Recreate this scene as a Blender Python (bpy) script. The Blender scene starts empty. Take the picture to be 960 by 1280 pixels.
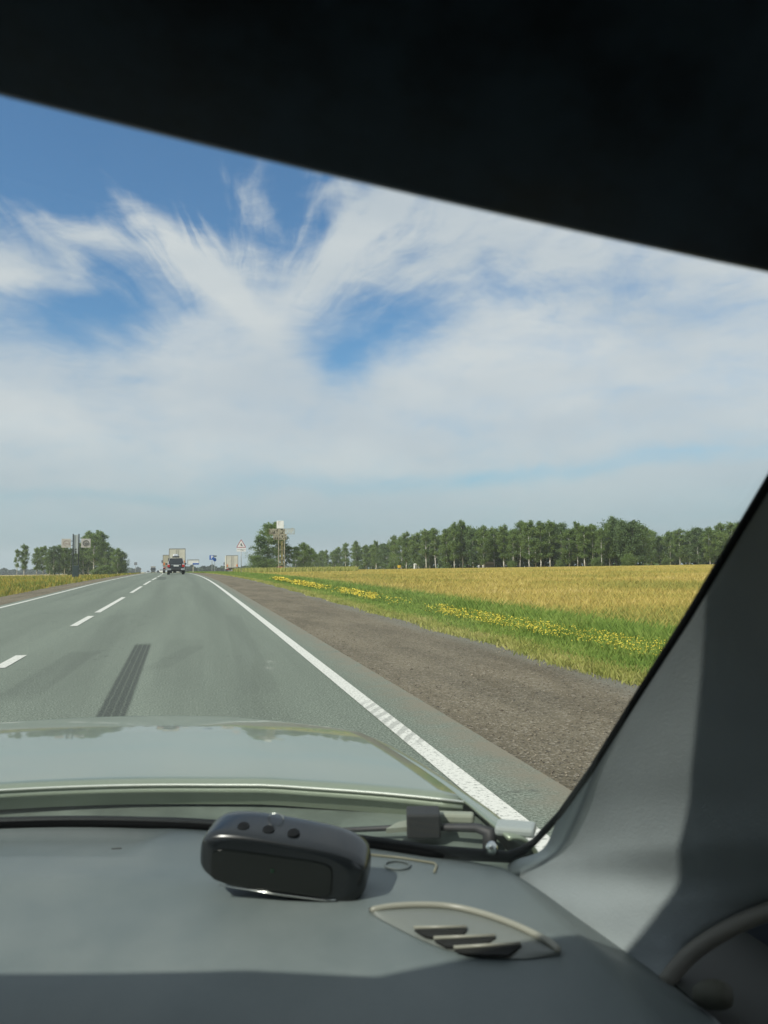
import bpy, math, random
import numpy as np
from mathutils import Vector, Matrix

R = math.radians
sc = bpy.context.scene
col = sc.collection

# ------------------------------------------------------------------ camera
EYE = Vector((0, 0, 1.25))
F = 961.0                      # focal length in photo pixels (960 x 1280)
YAW, PITCH, ROLL = R(14.1), R(4.15), R(-0.8)
CM = Matrix.Rotation(-YAW, 3, 'Z') @ Matrix.Rotation(math.pi / 2 + PITCH, 3, 'X') @ Matrix.Rotation(ROLL, 3, 'Z')
cd = bpy.data.cameras.new('camera')
cam = bpy.data.objects.new('camera', cd)
col.objects.link(cam)
cam.matrix_world = Matrix.Translation(EYE) @ CM.to_4x4()
cd.sensor_fit = 'VERTICAL'
cd.sensor_height = 36.0
cd.sensor_width = 27.0
cd.lens = 36.0 * F / 1280
cd.clip_start = 0.02
cd.clip_end = 20000
cd.dof.use_dof = True
cd.dof.focus_distance = 12.0
cd.dof.aperture_fstop = 10.0
sc.camera = cam

def ray(px, py):
    return (CM @ Vector(((px - 480) / F, (640 - py) / F, -1))).normalized()
def on_z(px, py, z):           # a point of the view ray at height z under/over the eye
    d = ray(px, py); return EYE + d * (z / d.z)
def on_x(px, py, x):
    d = ray(px, py); return EYE + d * (x / d.x)
def on_y(px, py, y):
    d = ray(px, py); return EYE + d * (y / d.y)

# ------------------------------------------------------------------ sky and sun
SUN = Vector((-0.85, -0.48, 1.0)).normalized()
sun_el = math.asin(SUN.z)
w = bpy.data.worlds.new('World'); sc.world = w; w.use_nodes = True
nt = w.node_tree; nt.nodes.clear()
def N(nt, t, **kw):
    n = nt.nodes.new(t)
    for k, v in kw.items():
        if k.startswith('i_'):
            n.inputs[k[2:].replace('_', ' ')].default_value = v
        else:
            setattr(n, k, v)
    return n
class G:
    """small helper for node graphs"""
    def __init__(s, nt): s.nt = nt
    def m(s, op, a, b=None, c=None, clamp=False):
        n = s.nt.nodes.new('ShaderNodeMath'); n.operation = op; n.use_clamp = clamp
        for i, v in enumerate((a, b, c)):
            if v is None: continue
            if isinstance(v, (int, float)): n.inputs[i].default_value = v
            else: s.nt.links.new(v, n.inputs[i])
        return n.outputs[0]
    def mix(s, f, a, b, mode='MIX'):
        n = s.nt.nodes.new('ShaderNodeMix'); n.data_type = 'RGBA'; n.blend_type = mode
        for i, v in ((0, f), (6, a), (7, b)):
            if isinstance(v, (int, float)): n.inputs[i].default_value = v
            elif isinstance(v, tuple): n.inputs[i].default_value = (*v, 1) if len(v) == 3 else v
            else: s.nt.links.new(v, n.inputs[i])
        return n.outputs[2]
    def noise(s, vec, scale, detail=4, rough=.5, dist=0, out=0):
        n = s.nt.nodes.new('ShaderNodeTexNoise')
        n.inputs['Scale'].default_value = scale; n.inputs['Detail'].default_value = detail
        n.inputs['Roughness'].default_value = rough; n.inputs['Distortion'].default_value = dist
        if vec is not None: s.nt.links.new(vec, n.inputs['Vector'])
        return n.outputs[out]
    def ramp(s, f, lo, hi, a=0.0, b=1.0, smooth=True):
        n = s.nt.nodes.new('ShaderNodeMapRange')
        n.interpolation_type = 'SMOOTHSTEP' if smooth else 'LINEAR'
        s.nt.links.new(f, n.inputs[0])
        for i, v in ((1, lo), (2, hi), (3, a), (4, b)): n.inputs[i].default_value = v
        return n.outputs[0]
    def xyz(s, x, y, z):
        n = s.nt.nodes.new('ShaderNodeCombineXYZ')
        for i, v in enumerate((x, y, z)):
            if isinstance(v, (int, float)): n.inputs[i].default_value = v
            else: s.nt.links.new(v, n.inputs[i])
        return n.outputs[0]
    def sep(s, v):
        n = s.nt.nodes.new('ShaderNodeSeparateXYZ'); s.nt.links.new(v, n.inputs[0]); return n.outputs
    def vm(s, op, a, b):
        n = s.nt.nodes.new('ShaderNodeVectorMath'); n.operation = op
        for i, v in enumerate((a, b)):
            if isinstance(v, tuple): n.inputs[i].default_value = v
            else: s.nt.links.new(v, n.inputs[i])
        return n.outputs[0]

g = G(nt)
sky = N(nt, 'ShaderNodeTexSky', sky_type='NISHITA', sun_disc=False, sun_elevation=sun_el,
        sun_rotation=math.atan2(SUN.x, SUN.y), altitude=200, air_density=1.25, dust_density=0.6, ozone_density=2.2)
tc = N(nt, 'ShaderNodeTexCoord')
dx, dy, dz = g.sep(tc.outputs['Generated'])
az = g.m('ARCTAN2', dx, dy)
el = g.m('ARCSINE', dz)
ae = g.xyz(az, el, 0.0)
# a slow warp makes the fibres wander
wn = g.vm('SUBTRACT', g.noise(ae, 3.0, 5, .55, out=1), (.5, .5, .5))
wn2 = g.vm('MULTIPLY', wn, (.11, .085, 0))
aw = g.vm('ADD', ae, wn2)
wx, wy, _ = g.sep(aw); aw_x, aw_y = wx, wy
def AE(px, py):
    d = ray(px, py); return math.atan2(d.x, d.y), math.asin(d.z)
def blob(px, py, rx, ry, ang, wgt, u=wx, v=wy):
    a0, e0 = AE(px, py)
    c, s_ = math.cos(R(ang)), math.sin(R(ang))
    du = g.m('SUBTRACT', u, a0); dv = g.m('SUBTRACT', v, e0)
    p = g.m('MULTIPLY', g.m('ADD', g.m('MULTIPLY', du, c), g.m('MULTIPLY', dv, s_)), F / rx)
    q = g.m('MULTIPLY', g.m('SUBTRACT', g.m('MULTIPLY', dv, c), g.m('MULTIPLY', du, s_)), F / ry)
    r2 = g.m('ADD', g.m('MULTIPLY', p, p), g.m('MULTIPLY', q, q))
    return g.m('MULTIPLY', g.m('EXPONENT', g.m('MULTIPLY', r2, -1.0)), wgt)
dens = g.m('ADD', 1.0, 0.0)
for b in [(150, 195, 340, 92, 6, -1.55), (20, 120, 200, 110, 0, -.9), (375, 300, 66, 62, 20, -.8), (110, 388, 120, 46, 10, -1.35), (505, 395, 105, 42, 14, -1.3),
          (430, 455, 46, 24, 10, -.9), (640, 378, 70, 20, 6, -.5), (670, 588, 340, 12, 2, -.65), (130, 620, 130, 8, 0, -.55), (300, 664, 700, 13, 0, -.35),
          (170, 470, 60, 10, 10, -.4), (860, 380, 120, 26, -8, -.28),
          (452, 285, 135, 21, 47, 1.0), (235, 325, 150, 19, -40, .95), (330, 257, 27, 20, -40, .8), (20, 355, 85, 17, 4, .95), (110, 300, 140, 13, -16, .6),
          (560, 245, 50, 40, 0, .5), (420, 232, 40, 12, 30, .35)]:
    dens = g.m('ADD', dens, blob(*b))
# fibrous noise: stretched along the wind
mp = N(nt, 'ShaderNodeMapping'); mp.inputs['Rotation'].default_value = (0, 0, R(-25)); mp.inputs['Scale'].default_value = (1.0, 2.6, 1)
nt.links.new(aw, mp.inputs[0])
n1 = g.noise(mp.outputs[0], 5.5, 9, .6, .3)
n2 = g.noise(mp.outputs[0], 15, 10, .68, .5)
# streaks that fan out from a point low on the left, as the real cirrus does
a0, e0 = AE(320, 470)
fu = g.m('SUBTRACT', aw_x, a0); fv = g.m('SUBTRACT', aw_y, e0)
fang = g.m('ARCTAN2', fv, fu); frad = g.m('SQRT', g.m('ADD', g.m('MULTIPLY', fu, fu), g.m('MULTIPLY', fv, fv)))
n3 = g.noise(g.xyz(g.m('MULTIPLY', fang, 2.6), g.m('MULTIPLY', frad, 3.4), 3.0), 2.0, 7, .56, .7)
n3w = g.m('MULTIPLY', g.ramp(frad, .04, .2), g.ramp(fv, -.02, .12))
fan = g.m('MULTIPLY', g.m('MULTIPLY', g.m('SUBTRACT', n3, .5), 2.6), n3w)
nn = g.m('ADD', g.m('ADD', fan, g.m('MULTIPLY', g.m('SUBTRACT', n1, .5), 1.7)), g.m('MULTIPLY', g.m('SUBTRACT', n2, .5), .9))
dens = g.m('ADD', dens, nn)
cov = g.ramp(dens, -.42, 1.22)
# clouds thin out just above the horizon
cov = g.m('MULTIPLY', cov, g.ramp(el, 0.0, 0.13, .62, .95))
cov = g.m('MULTIPLY', cov, .97)
shade = g.ramp(g.noise(mp.outputs[0], 3.2, 5, .5), .3, .7, 0, 1)
ccol = g.mix(shade, (4.9, 5.3, 5.75), (6.3, 6.4, 6.45))
low = g.ramp(el, -.02, .2, 0, 1)
ccol = g.mix(low, (3.7, 4.55, 5.0), ccol)
skyc = g.mix(1.0, sky.outputs[0], (.56, .88, 1.08), 'MULTIPLY')
skyc = g.mix(g.ramp(el, 0, .2, .85, 0), skyc, (2.5, 3.8, 4.6))
bg = N(nt, 'ShaderNodeBackground'); bg.inputs['Strength'].default_value = 0.085
nt.links.new(g.mix(cov, skyc, ccol), bg.inputs[0])
wo = N(nt, 'ShaderNodeOutputWorld'); nt.links.new(bg.outputs[0], wo.inputs[0])

sd = bpy.data.lights.new('sun', 'SUN'); sd.energy = 3.5; sd.angle = R(0.53); sd.color = (1, .95, .86)
so = bpy.data.objects.new('sun', sd); col.objects.link(so)
so.rotation_euler = SUN.to_track_quat('Z', 'Y').to_euler(); so.location = (0, 0, 60)

vs = sc.view_settings
vs.view_transform = 'Standard'; vs.look = 'None'; vs.exposure = 0.5; vs.gamma = 1
sc.cycles.max_bounces = 10; sc.cycles.transparent_max_bounces = 16
sc.cycles.caustics_reflective = False; sc.cycles.caustics_refractive = False
sc.cycles.sample_clamp_indirect = 6
sc.cycles.use_denoising = True

# ------------------------------------------------------------------ materials
MATS = {}
def mat(name, color, rough=.6, metal=0., var=0., vscale=3., bump=0., bscale=80., coat=0., spec=.5, uv=False, dirt=None):
    if name in MATS: return MATS[name]
    m = bpy.data.materials.new(name); m.use_nodes = True; t = m.node_tree; b = t.nodes['Principled BSDF']
    b.inputs['Base Color'].default_value = (*color, 1); b.inputs['Roughness'].default_value = rough
    b.inputs['Metallic'].default_value = metal; b.inputs['Specular IOR Level'].default_value = spec
    if coat: b.inputs['Coat Weight'].default_value = coat; b.inputs['Coat Roughness'].default_value = .04
    gg = G(t); c = t.nodes.new('ShaderNodeTexCoord')
    if var:
        n = gg.noise(c.outputs['Object'], vscale, 5, .6)
        f = gg.ramp(n, .3, .7, 1 - var, 1 + var)
        t.links.new(gg.mix(1.0, tuple(color), gg.xyz(f, f, f), 'MULTIPLY'), b.inputs['Base Color'])
        t.links.new(gg.ramp(n, .3, .7, max(0, rough - .08), min(1, rough + .08)), b.inputs['Roughness'])
    if bump:
        bn = t.nodes.new('ShaderNodeBump'); bn.inputs['Strength'].default_value = bump; bn.inputs['Distance'].default_value = .002
        t.links.new(gg.noise(c.outputs['Object'], bscale, 4, .6), bn.inputs['Height']); t.links.new(bn.outputs[0], b.inputs['Normal'])
    MATS[name] = m; return m

def custom(name, rough=.8, spec=.3):
    m = bpy.data.materials.new(name); m.use_nodes = True; t = m.node_tree; b = t.nodes['Principled BSDF']
    b.inputs['Roughness'].default_value = rough; b.inputs['Specular IOR Level'].default_value = spec
    MATS[name] = m
    return m, t, b, G(t)

# asphalt ---------------------------------------------------------
def asphalt():
    m, t, b, q = custom('asphalt', .85, .25)
    uv = t.nodes.new('ShaderNodeUVMap').outputs[0]
    X, Y, _ = q.sep(uv)
    fine = q.noise(uv, 62, 3, .75)
    mid = q.noise(uv, 9, 4, .6)
    st = q.vm('MULTIPLY', uv, (1.0, .04, 0))
    streak = q.noise(st, 1.6, 5, .55)
    base = q.mix(q.ramp(fine, .36, .64), (.058, .072, .058), (.23, .268, .22))
    base = q.mix(q.ramp(mid, .3, .7), base, q.mix(.4, base, (.115, .132, .112)))
    f = q.ramp(streak, .3, .7, .9, 1.08)
    base = q.mix(1.0, base, q.xyz(f, f, f), 'MULTIPLY')
    # polished wheel tracks, two in each lane, and the paler crown between them
    tr = None
    for c0 in (-1.05, .5, -4.3, -2.9):
        d = q.m('DIVIDE', q.m('SUBTRACT', X, c0), .34)
        e = q.m('EXPONENT', q.m('MULTIPLY', q.m('MULTIPLY', d, d), -1))
        tr = e if tr is None else q.m('ADD', tr, e)
    f2 = q.m('SUBTRACT', 1.03, q.m('MULTIPLY', tr, .11))
    base = q.mix(1.0, base, q.xyz(f2, f2, f2), 'MULTIPLY')
    # rubber left by a braking lorry: twin band with pale grooves
    def mark(x0, y0, x1, y1, half, ridges, k, fade):
        L = math.hypot(x1 - x0, y1 - y0); ux, uy = (x1 - x0) / L, (y1 - y0) / L
        ax = q.m('SUBTRACT', X, x0); ay = q.m('SUBTRACT', Y, y0)
        s_ = q.m('ADD', q.m('MULTIPLY', ax, ux), q.m('MULTIPLY', ay, uy))
        v = q.m('ADD', q.m('SUBTRACT', q.m('MULTIPLY', ax, uy), q.m('MULTIPLY', ay, ux)), q.m('MULTIPLY', q.m('SUBTRACT', mid, .5), .03))
        av = q.m('ABSOLUTE', v)
        inside = q.ramp(av, half * .72, half * 1.04, 1, 0)
        al = q.m('MULTIPLY', q.ramp(s_, 0, fade, 0, 1), q.ramp(s_, L - .5, L, 1, 0))
        r = q.m('MULTIPLY', inside, al)
        if ridges:
            gr = q.ramp(q.m('COSINE', q.m('MULTIPLY', v, 2 * math.pi * ridges / (2 * half))), .45, .95, 1, .72)
            r = q.m('MULTIPLY', r, gr)
        r = q.m('MULTIPLY', r, q.ramp(fine, .3, .66, 1, .7))
        return q.m('MULTIPLY', r, k)
    dust = q.m('MULTIPLY', q.ramp(q.m('ADD', X, q.m('MULTIPLY', mid, .35)), 1.65, 2.15), q.ramp(q.noise(uv, 3, 5, .7), .3, .6, .25, 1))
    base = q.mix(dust, base, (.175, .158, .12))
    crack = t.nodes.new('ShaderNodeTexVoronoi'); crack.feature = 'DISTANCE_TO_EDGE'; crack.inputs['Scale'].default_value = .16
    t.links.new(q.vm('ADD', uv, q.vm('MULTIPLY', q.noise(uv, 1.1, 6, .6, out=1), (1.3, 1.3, 0))), crack.inputs['Vector'])
    base = q.mix(q.m('MULTIPLY', q.ramp(crack.outputs['Distance'], .0008, .0028, 1, 0), q.ramp(mid, .42, .6, 0, .6)), base, (.05, .055, .05))
    for a in MARKS:
        base = q.mix(mark(*a), base, (.018, .02, .02))
    t.links.new(base, b.inputs['Base Color'])
    bn = t.nodes.new('ShaderNodeBump'); bn.inputs['Strength'].default_value = .5; bn.inputs['Distance'].default_value = .004
    t.links.new(fine, bn.inputs['Height']); t.links.new(bn.outputs[0], b.inputs['Normal'])
    return m

# ------------------------------------------------------------------ ground shape
def pchip(xs, ys):
    xs = np.array(xs, float); ys = np.array(ys, float); h = np.diff(xs); d = np.diff(ys) / h
    m = np.zeros_like(ys); m[0] = d[0]; m[-1] = d[-1]
    for i in range(1, len(xs) - 1):
        if d[i-1] * d[i] > 0:
            w1 = 2*h[i] + h[i-1]; w2 = h[i] + 2*h[i-1]; m[i] = (w1 + w2) / (w1/d[i-1] + w2/d[i])
    def f(x):
        x = np.clip(np.asarray(x, float), xs[0], xs[-1]); i = np.clip(np.searchsorted(xs, x) - 1, 0, len(xs) - 2)
        t = (x - xs[i]) / h[i]
        return ((2*t**3-3*t**2+1)*ys[i] + (t**3-2*t**2+t)*h[i]*m[i] + (-2*t**3+3*t**2)*ys[i+1] + (t**3-t**2)*h[i]*m[i+1])
    return f
prof = pchip([-3000, -200, 0, 25, 50, 70, 90, 120, 170, 230, 480, 1000, 2500, 6000],
             [-20, -2.28, 0, .285, .57, .70, .78, .83, .82, .76, -.15, -1.2, -2.2, -3.0])
def xc(y):
    y = np.asarray(y, float); yy = np.clip(y, 0, 200)
    return -1.1 * (yy / 90) ** 2 - np.clip(y - 200, 0, None) * (2 * 1.1 * 200 / 8100)
def sstep(t): t = np.clip(t, 0, 1); return t * t * (3 - 2 * t)
def side(X):
    X = np.asarray(X, float)
    r = -.02 * np.clip(X - 2.1, 0, 2.4) - .34 * sstep((X - 4.6) / 4.5)
    l = -.03 * np.clip(-5.25 - X, 0, 1.6) - .65 * sstep((-6.9 - X) / 6)
    return r + l
def gz(X, y): return prof(y) + side(X)
def ground(x, y): return float(gz(x - xc(y), y))

# ------------------------------------------------------------------ mesh helpers
class MB:
    def __init__(s): s.v = []; s.f = []; s.uv = None
    def add(s, vs_, fs):
        o = len(s.v); s.v += [tuple(v) for v in vs_]; s.f += [tuple(i + o for i in f) for f in fs]; return s
    def box(s, c, d, rot=None, taper=1.0):
        cx, cy, cz = c; hx, hy, hz = d[0]/2, d[1]/2, d[2]/2
        P = []
        for z in (-1, 1):
            k = taper if z > 0 else 1
            for x, y in ((-1, -1), (1, -1), (1, 1), (-1, 1)):
                p = Vector((x*hx*k, y*hy*k, z*hz))
                if rot is not None: p = rot @ p
                P.append((cx + p.x, cy + p.y, cz + p.z))
        return s.add(P, [(3, 2, 1, 0), (4, 5, 6, 7), (0, 1, 5, 4), (1, 2, 6, 5), (2, 3, 7, 6), (3, 0, 4, 7)])
    def tube(s, pts, r, n=8, caps=True):
        pts = [Vector(p) for p in pts]; rs = r if isinstance(r, (list, tuple)) else [r] * len(pts)
        rings = []; ref = None
        for i, p in enumerate(pts):
            t = (pts[min(i+1, len(pts)-1)] - pts[max(i-1, 0)]).normalized()
            if ref is None: ref = t.orthogonal().normalized()
            ref = (ref - t * ref.dot(t)).normalized(); b = t.cross(ref)
            rings.append([p + (ref * math.cos(2*math.pi*k/n) + b * math.sin(2*math.pi*k/n)) * rs[i] for k in range(n)])
        V = [v for r_ in rings for v in r_]; Fc = []
        for i in range(len(pts) - 1):
            for k in range(n):
                a, b = i*n + k, i*n + (k+1) % n; Fc.append((a, b, b + n, a + n))
        if caps: Fc.append(tuple(range(n-1, -1, -1))); Fc.append(tuple((len(pts)-1)*n + k for k in range(n)))
        return s.add(V, Fc)
    def prism(s, poly, z0, z1, fn=lambda a, b, c: (a, b, c)):
        n = len(poly); V = [fn(a, b, z0) for a, b in poly] + [fn(a, b, z1) for a, b in poly]
        return s.add(V, [tuple(range(n-1, -1, -1)), tuple(range(n, 2*n))] + [(i, (i+1) % n, n + (i+1) % n, n + i) for i in range(n)])
    def grid(s, P):
        r, c = len(P), len(P[0]); V = [p for row in P for p in row]
        return s.add(V, [(i*c + j, i*c + j+1, (i+1)*c + j+1, (i+1)*c + j) for i in range(r-1) for j in range(c-1)])
    def build(s, name, m, parent=None, smooth=False, label=None, bevel=0, solid=0, sub=0):
        me = bpy.data.meshes.new(name); me.from_pydata(s.v, [], s.f); me.materials.append(m); me.update()
        o = bpy.data.objects.new(name, me); col.objects.link(o)
        if parent is not None: o.parent = parent
        if smooth: me.polygons.foreach_set('use_smooth', [True] * len(me.polygons))
        if solid: k = o.modifiers.new('solid', 'SOLIDIFY'); k.thickness = solid; k.offset = -1
        if bevel: k = o.modifiers.new('bevel', 'BEVEL'); k.width = bevel; k.segments = 2; k.limit_method = 'ANGLE'
        if sub: k = o.modifiers.new('sub', 'SUBSURF'); k.levels = sub; k.render_levels = sub
        if label: o['label'] = label
        return o
def np_mesh(name, V, Fq, m, uv=None, smooth=False, parent=None, attr=None):
    """fast mesh: V (n,3), Fq (m,k)"""
    me = bpy.data.meshes.new(name); k = Fq.shape[1]
    me.vertices.add(len(V)); me.vertices.foreach_set('co', V.astype(np.float32).ravel())
    me.loops.add(Fq.size); me.loops.foreach_set('vertex_index', Fq.astype(np.int32).ravel())
    me.polygons.add(len(Fq)); me.polygons.foreach_set('loop_start', np.arange(0, Fq.size, k, dtype=np.int32))
    if smooth: me.polygons.foreach_set('use_smooth', np.ones(len(Fq), bool))
    me.update(calc_edges=True)
    if uv is not None:
        l = me.uv_layers.new(name='UVMap'); l.data.foreach_set('uv', uv[Fq.ravel()].astype(np.float32).ravel())
    me.materials.append(m)
    o = bpy.data.objects.new(name, me); col.objects.link(o)
    if parent is not None: o.parent = parent
    return o
def empty(name, loc=(0, 0, 0), rz=0):
    o = bpy.data.objects.new(name, None); col.objects.link(o); o.location = loc; o.rotation_euler = (0, 0, rz)
    o.empty_display_size = .2; return o
def tag(o, label=None, cat=None, group=None, kind=None):
    for k, v in (('label', label), ('category', cat), ('group', group), ('kind', kind)):
        if v: o[k] = v
    return o
def kids(o): return [c for c in bpy.data.objects if c.parent == o]
def copy_tree(o, parent=None):
    c = o.copy(); col.objects.link(c)
    for k in ('group',):
        pass
    if parent is not None: c.parent = parent
    for ch in kids(o): copy_tree(ch, c)
    return c

# ------------------------------------------------------------------ ground, road, shoulders, lines
ys = np.unique(np.concatenate([np.arange(-60, 40, 1.0), np.arange(40, 260, 2.5), np.arange(260, 1000, 20), np.arange(1000, 3001, 250)]))
def strip(name, xs, m, dz, y0=-60, y1=6000, widen=None):
    yy = ys[(ys >= y0) & (ys <= y1)]; XX, YY = np.meshgrid(np.array(xs, float), yy)
    Z = gz(XX, YY) + dz
    V = np.stack([XX + xc(YY), YY, Z], -1).reshape(-1, 3); uv = np.stack([XX, YY], -1).reshape(-1, 2)
    r, c = XX.shape; i = np.arange((r-1)*c).reshape(r-1, c)[:, :-1].ravel()
    return np_mesh(name, V, np.stack([i, i+1, i+c+1, i+c], 1), m, uv, True)

def scuff(px0, py0, px1, py1):
    a = []
    for p in ((px0, py0), (px1, py1)):
        d = ray(*p); t = 5.0
        for _ in range(60):
            P = EYE + d * t; t += (P.z - ground(P.x, P.y)) / max(.02, -d.z) * .7
        P = EYE + d * t; a += [P.x - float(xc(P.y)), P.y]
    return a
MARKS = [(*scuff(128, 925, 180, 806), .13, 4, .9, .25),
         (*scuff(185, 845, 250, 808), .16, 0, .16, .5),
         (*scuff(330, 880, 290, 770), .2, 0, .14, .8),
         (*scuff(0, 890, 110, 815), .22, 0, .25, .8), (*scuff(201, 725.5, 204, 721.5), .35, 0, .55, .3),
         (*scuff(60, 900, 150, 770), .25, 0, .12, 2.0), (*scuff(215, 895, 232, 800), .3, 0, .12, 2.0)]

def soil_mat():
    m, t, b, q = custom('soil', .95, .1)
    uv = t.nodes.new('ShaderNodeUVMap').outputs[0]
    X, Y, _ = q.sep(uv); n = q.noise(uv, 1.3, 6, .6); f = q.noise(uv, 14, 5, .7)
    wob = q.m('ADD', X, q.m('MULTIPLY', q.m('SUBTRACT', n, .5), .9))
    c = q.mix(q.ramp(f, .3, .7), (.085, .10, .03), (.16, .15, .055))
    green = q.mix(q.ramp(f, .3, .7), (.09, .15, .03), (.14, .20, .045))
    gold = q.mix(q.ramp(f, .3, .7), (.34, .27, .07), (.44, .34, .10))
    c = q.mix(q.ramp(wob, 4.6, 5.0), c, green)
    c = q.mix(q.ramp(wob, 8.0, 9.4), c, gold)
    c = q.mix(q.ramp(wob, -11.5, -9.5, 1, 0), c, gold)
    t.links.new(c, b.inputs['Base Color']); return m
def gravel_mat():
    m, t, b, q = custom('gravel', .95, .15)
    uv = t.nodes.new('ShaderNodeUVMap').outputs[0]
    X, Y, _ = q.sep(uv)
    vor = t.nodes.new('ShaderNodeTexVoronoi'); vor.inputs['Scale'].default_value = 52; t.links.new(uv, vor.inputs['Vector'])
    vc = q.sep(vor.outputs['Color'])[0]
    n = q.noise(q.vm('MULTIPLY', uv, (1, .25, 0)), 1.4, 6, .62); fn = q.noise(uv, 60, 4, .7)
    c = q.mix(q.ramp(fn, .3, .7), (.115, .098, .070), (.205, .176, .125))
    c = q.mix(q.ramp(vc, .72, 1.0), c, (.27, .24, .19))
    c = q.mix(q.ramp(vc, .0, .12, 1, 0), c, (.06, .05, .04))
    f = q.ramp(n, .3, .7, .78, 1.18); c = q.mix(1.0, c, q.xyz(f, f, f), 'MULTIPLY')
    grey = q.mix(q.ramp(fn, .3, .7), (.12, .12, .10), (.24, .235, .20))
    gap = q.m('ADD', X, q.m('MULTIPLY', q.m('SUBTRACT', n, .5), .9))
    c = q.mix(q.ramp(gap, 3.75, 4.5), c, grey)
    t.links.new(c, b.inputs['Base Color'])
    bn = t.nodes.new('ShaderNodeBump'); bn.inputs['Strength'].default_value = .8; bn.inputs['Distance'].default_value = .02
    t.links.new(q.m('ADD', vor.outputs['Distance'], fn), bn.inputs['Height']); t.links.new(bn.outputs[0], b.inputs['Normal'])
    return m
xs_t = np.unique(np.concatenate([-np.geomspace(16, 2300, 26), np.arange(-15, 15.1, .5), np.geomspace(16, 2300, 26)]))
tag(strip('ground', xs_t, soil_mat(), -.02), 'flat farmland along the highway', kind='structure')
tag(strip('gravel_shoulder', np.arange(1.75, 4.76, .2), gravel_mat(), .0), 'brown gravel shoulder right of the highway', kind='structure')
tag(strip('gravel_shoulder', np.arange(-7.0, -5.1, .2), MATS['gravel'], .0), 'narrow gravel shoulder left of the highway', kind='structure')
tag(strip('road', np.linspace(-5.3, 1.93, 30), asphalt(), .035), 'grey asphalt highway', kind='structure')
def paint_mat():
    m, t, b, q = custom('road_paint', .7, .3)
    uv = t.nodes.new('ShaderNodeUVMap').outputs[0]; n = q.noise(uv, 40, 5, .7); n2 = q.noise(uv, 2.5, 4, .6)
    f = q.m('MULTIPLY', q.ramp(n, .34, .5), q.ramp(n2, .25, .45, .75, 1))
    X, Y, _ = q.sep(uv); zone = q.m('MULTIPLY', q.m('MULTIPLY', q.ramp(Y, 4.8, 5.1), q.ramp(Y, 6.3, 6.7, 1, 0)), q.ramp(X, 0, 1))
    st = q.ramp(q.m('SINE', q.m('ADD', q.m('MULTIPLY', q.m('SUBTRACT', Y, q.m('MULTIPLY', X, 1.6)), 33.0), q.m('MULTIPLY', n2, 5))), -.3, .35, 0, 1)
    f = q.m('MULTIPLY', f, q.m('SUBTRACT', 1, q.m('MULTIPLY', q.m('MULTIPLY', zone, st), .48)))
    t.links.new(q.mix(f, (.20, .21, .19), (.58, .58, .54)), b.inputs['Base Color']); return m
PM = paint_mat()
# edge line with worn bars where tyres crossed it: gaps show the asphalt
def quads(name, rects, label):
    V = []; Fq = []; U = []
    for (x0, x1, y0, y1, sk) in rects:
        n = max(1, int((y1 - y0) / 2)); yy = np.linspace(y0, y1, n + 1)
        for a, b_ in zip(yy[:-1], yy[1:]):
            o = len(V)
            for X, Y in ((x0, a), (x1, a + sk), (x1, b_ + sk), (x0, b_)):
                V.append((X + float(xc(Y)), Y, float(gz(X, Y)) + .041)); U.append((X, Y))
            Fq.append((o, o+1, o+2, o+3))
    return tag(np_mesh(name, np.array(V), np.array(Fq), PM, np.array(U)), label, kind='structure')
worn = [(1.385, 1.515, -60, 400, 0)]
quads('edge_line', worn, 'white edge line between lane and gravel shoulder')
quads('edge_line', [(-5.07, -4.94, -60, 400, 0)], 'white edge line on the far left of the road')
DASH = []
def rowy(py, X):  # distance along the road where a lane line at offset X crosses image row py
    best = None
    for y in np.arange(4, 200, .05):
        x = X + float(xc(y)); P = Vector((x, y, float(gz(X, y)) + .04)) - EYE
        c = CM.transposed() @ P; v = 640 + F * c.y / c.z * -1 * -1
        v = 640 - F * c.y / (-c.z)
        if best is None or abs(v - py) < best[0]: best = (abs(v - py), y)
    return best[1]
for a, b_ in ((835, 819), (782.5, 770), (765.5, 746.5), (741, 733), (731, 726), (725, 722)):
    DASH.append((-2.22, -2.08, rowy(a, -2.15), rowy(b_, -2.15), 0))
y_ = DASH[-1][3] + 5
while y_ < 380: DASH.append((-2.22, -2.08, y_, y_ + 8, 0)); y_ += 12
quads('lane_line', DASH, 'broken white line between the two lanes')

# side road into the lay-by on the right
m_side = mat('old_asphalt', (.16, .155, .14), .9, var=.2, vscale=.8)
V = []; U = []
for x in np.linspace(2.0, 60, 30):
    for yv in (158.0, 166.0, 176.0):
        xx = x + float(xc(yv)); V.append((xx, yv, ground(xx, yv) + .02 + (.10 if x > 4 else 0))); U.append((x, yv))
V = np.array(V); i = np.arange(29*3).reshape(29, 3)[:, :-1].ravel()
tag(np_mesh('side_road', V, np.stack([i, i+3, i+4, i+1], 1), m_side, np.array(U), True), 'side road leaving the highway to a lay-by', kind='structure')

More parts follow.
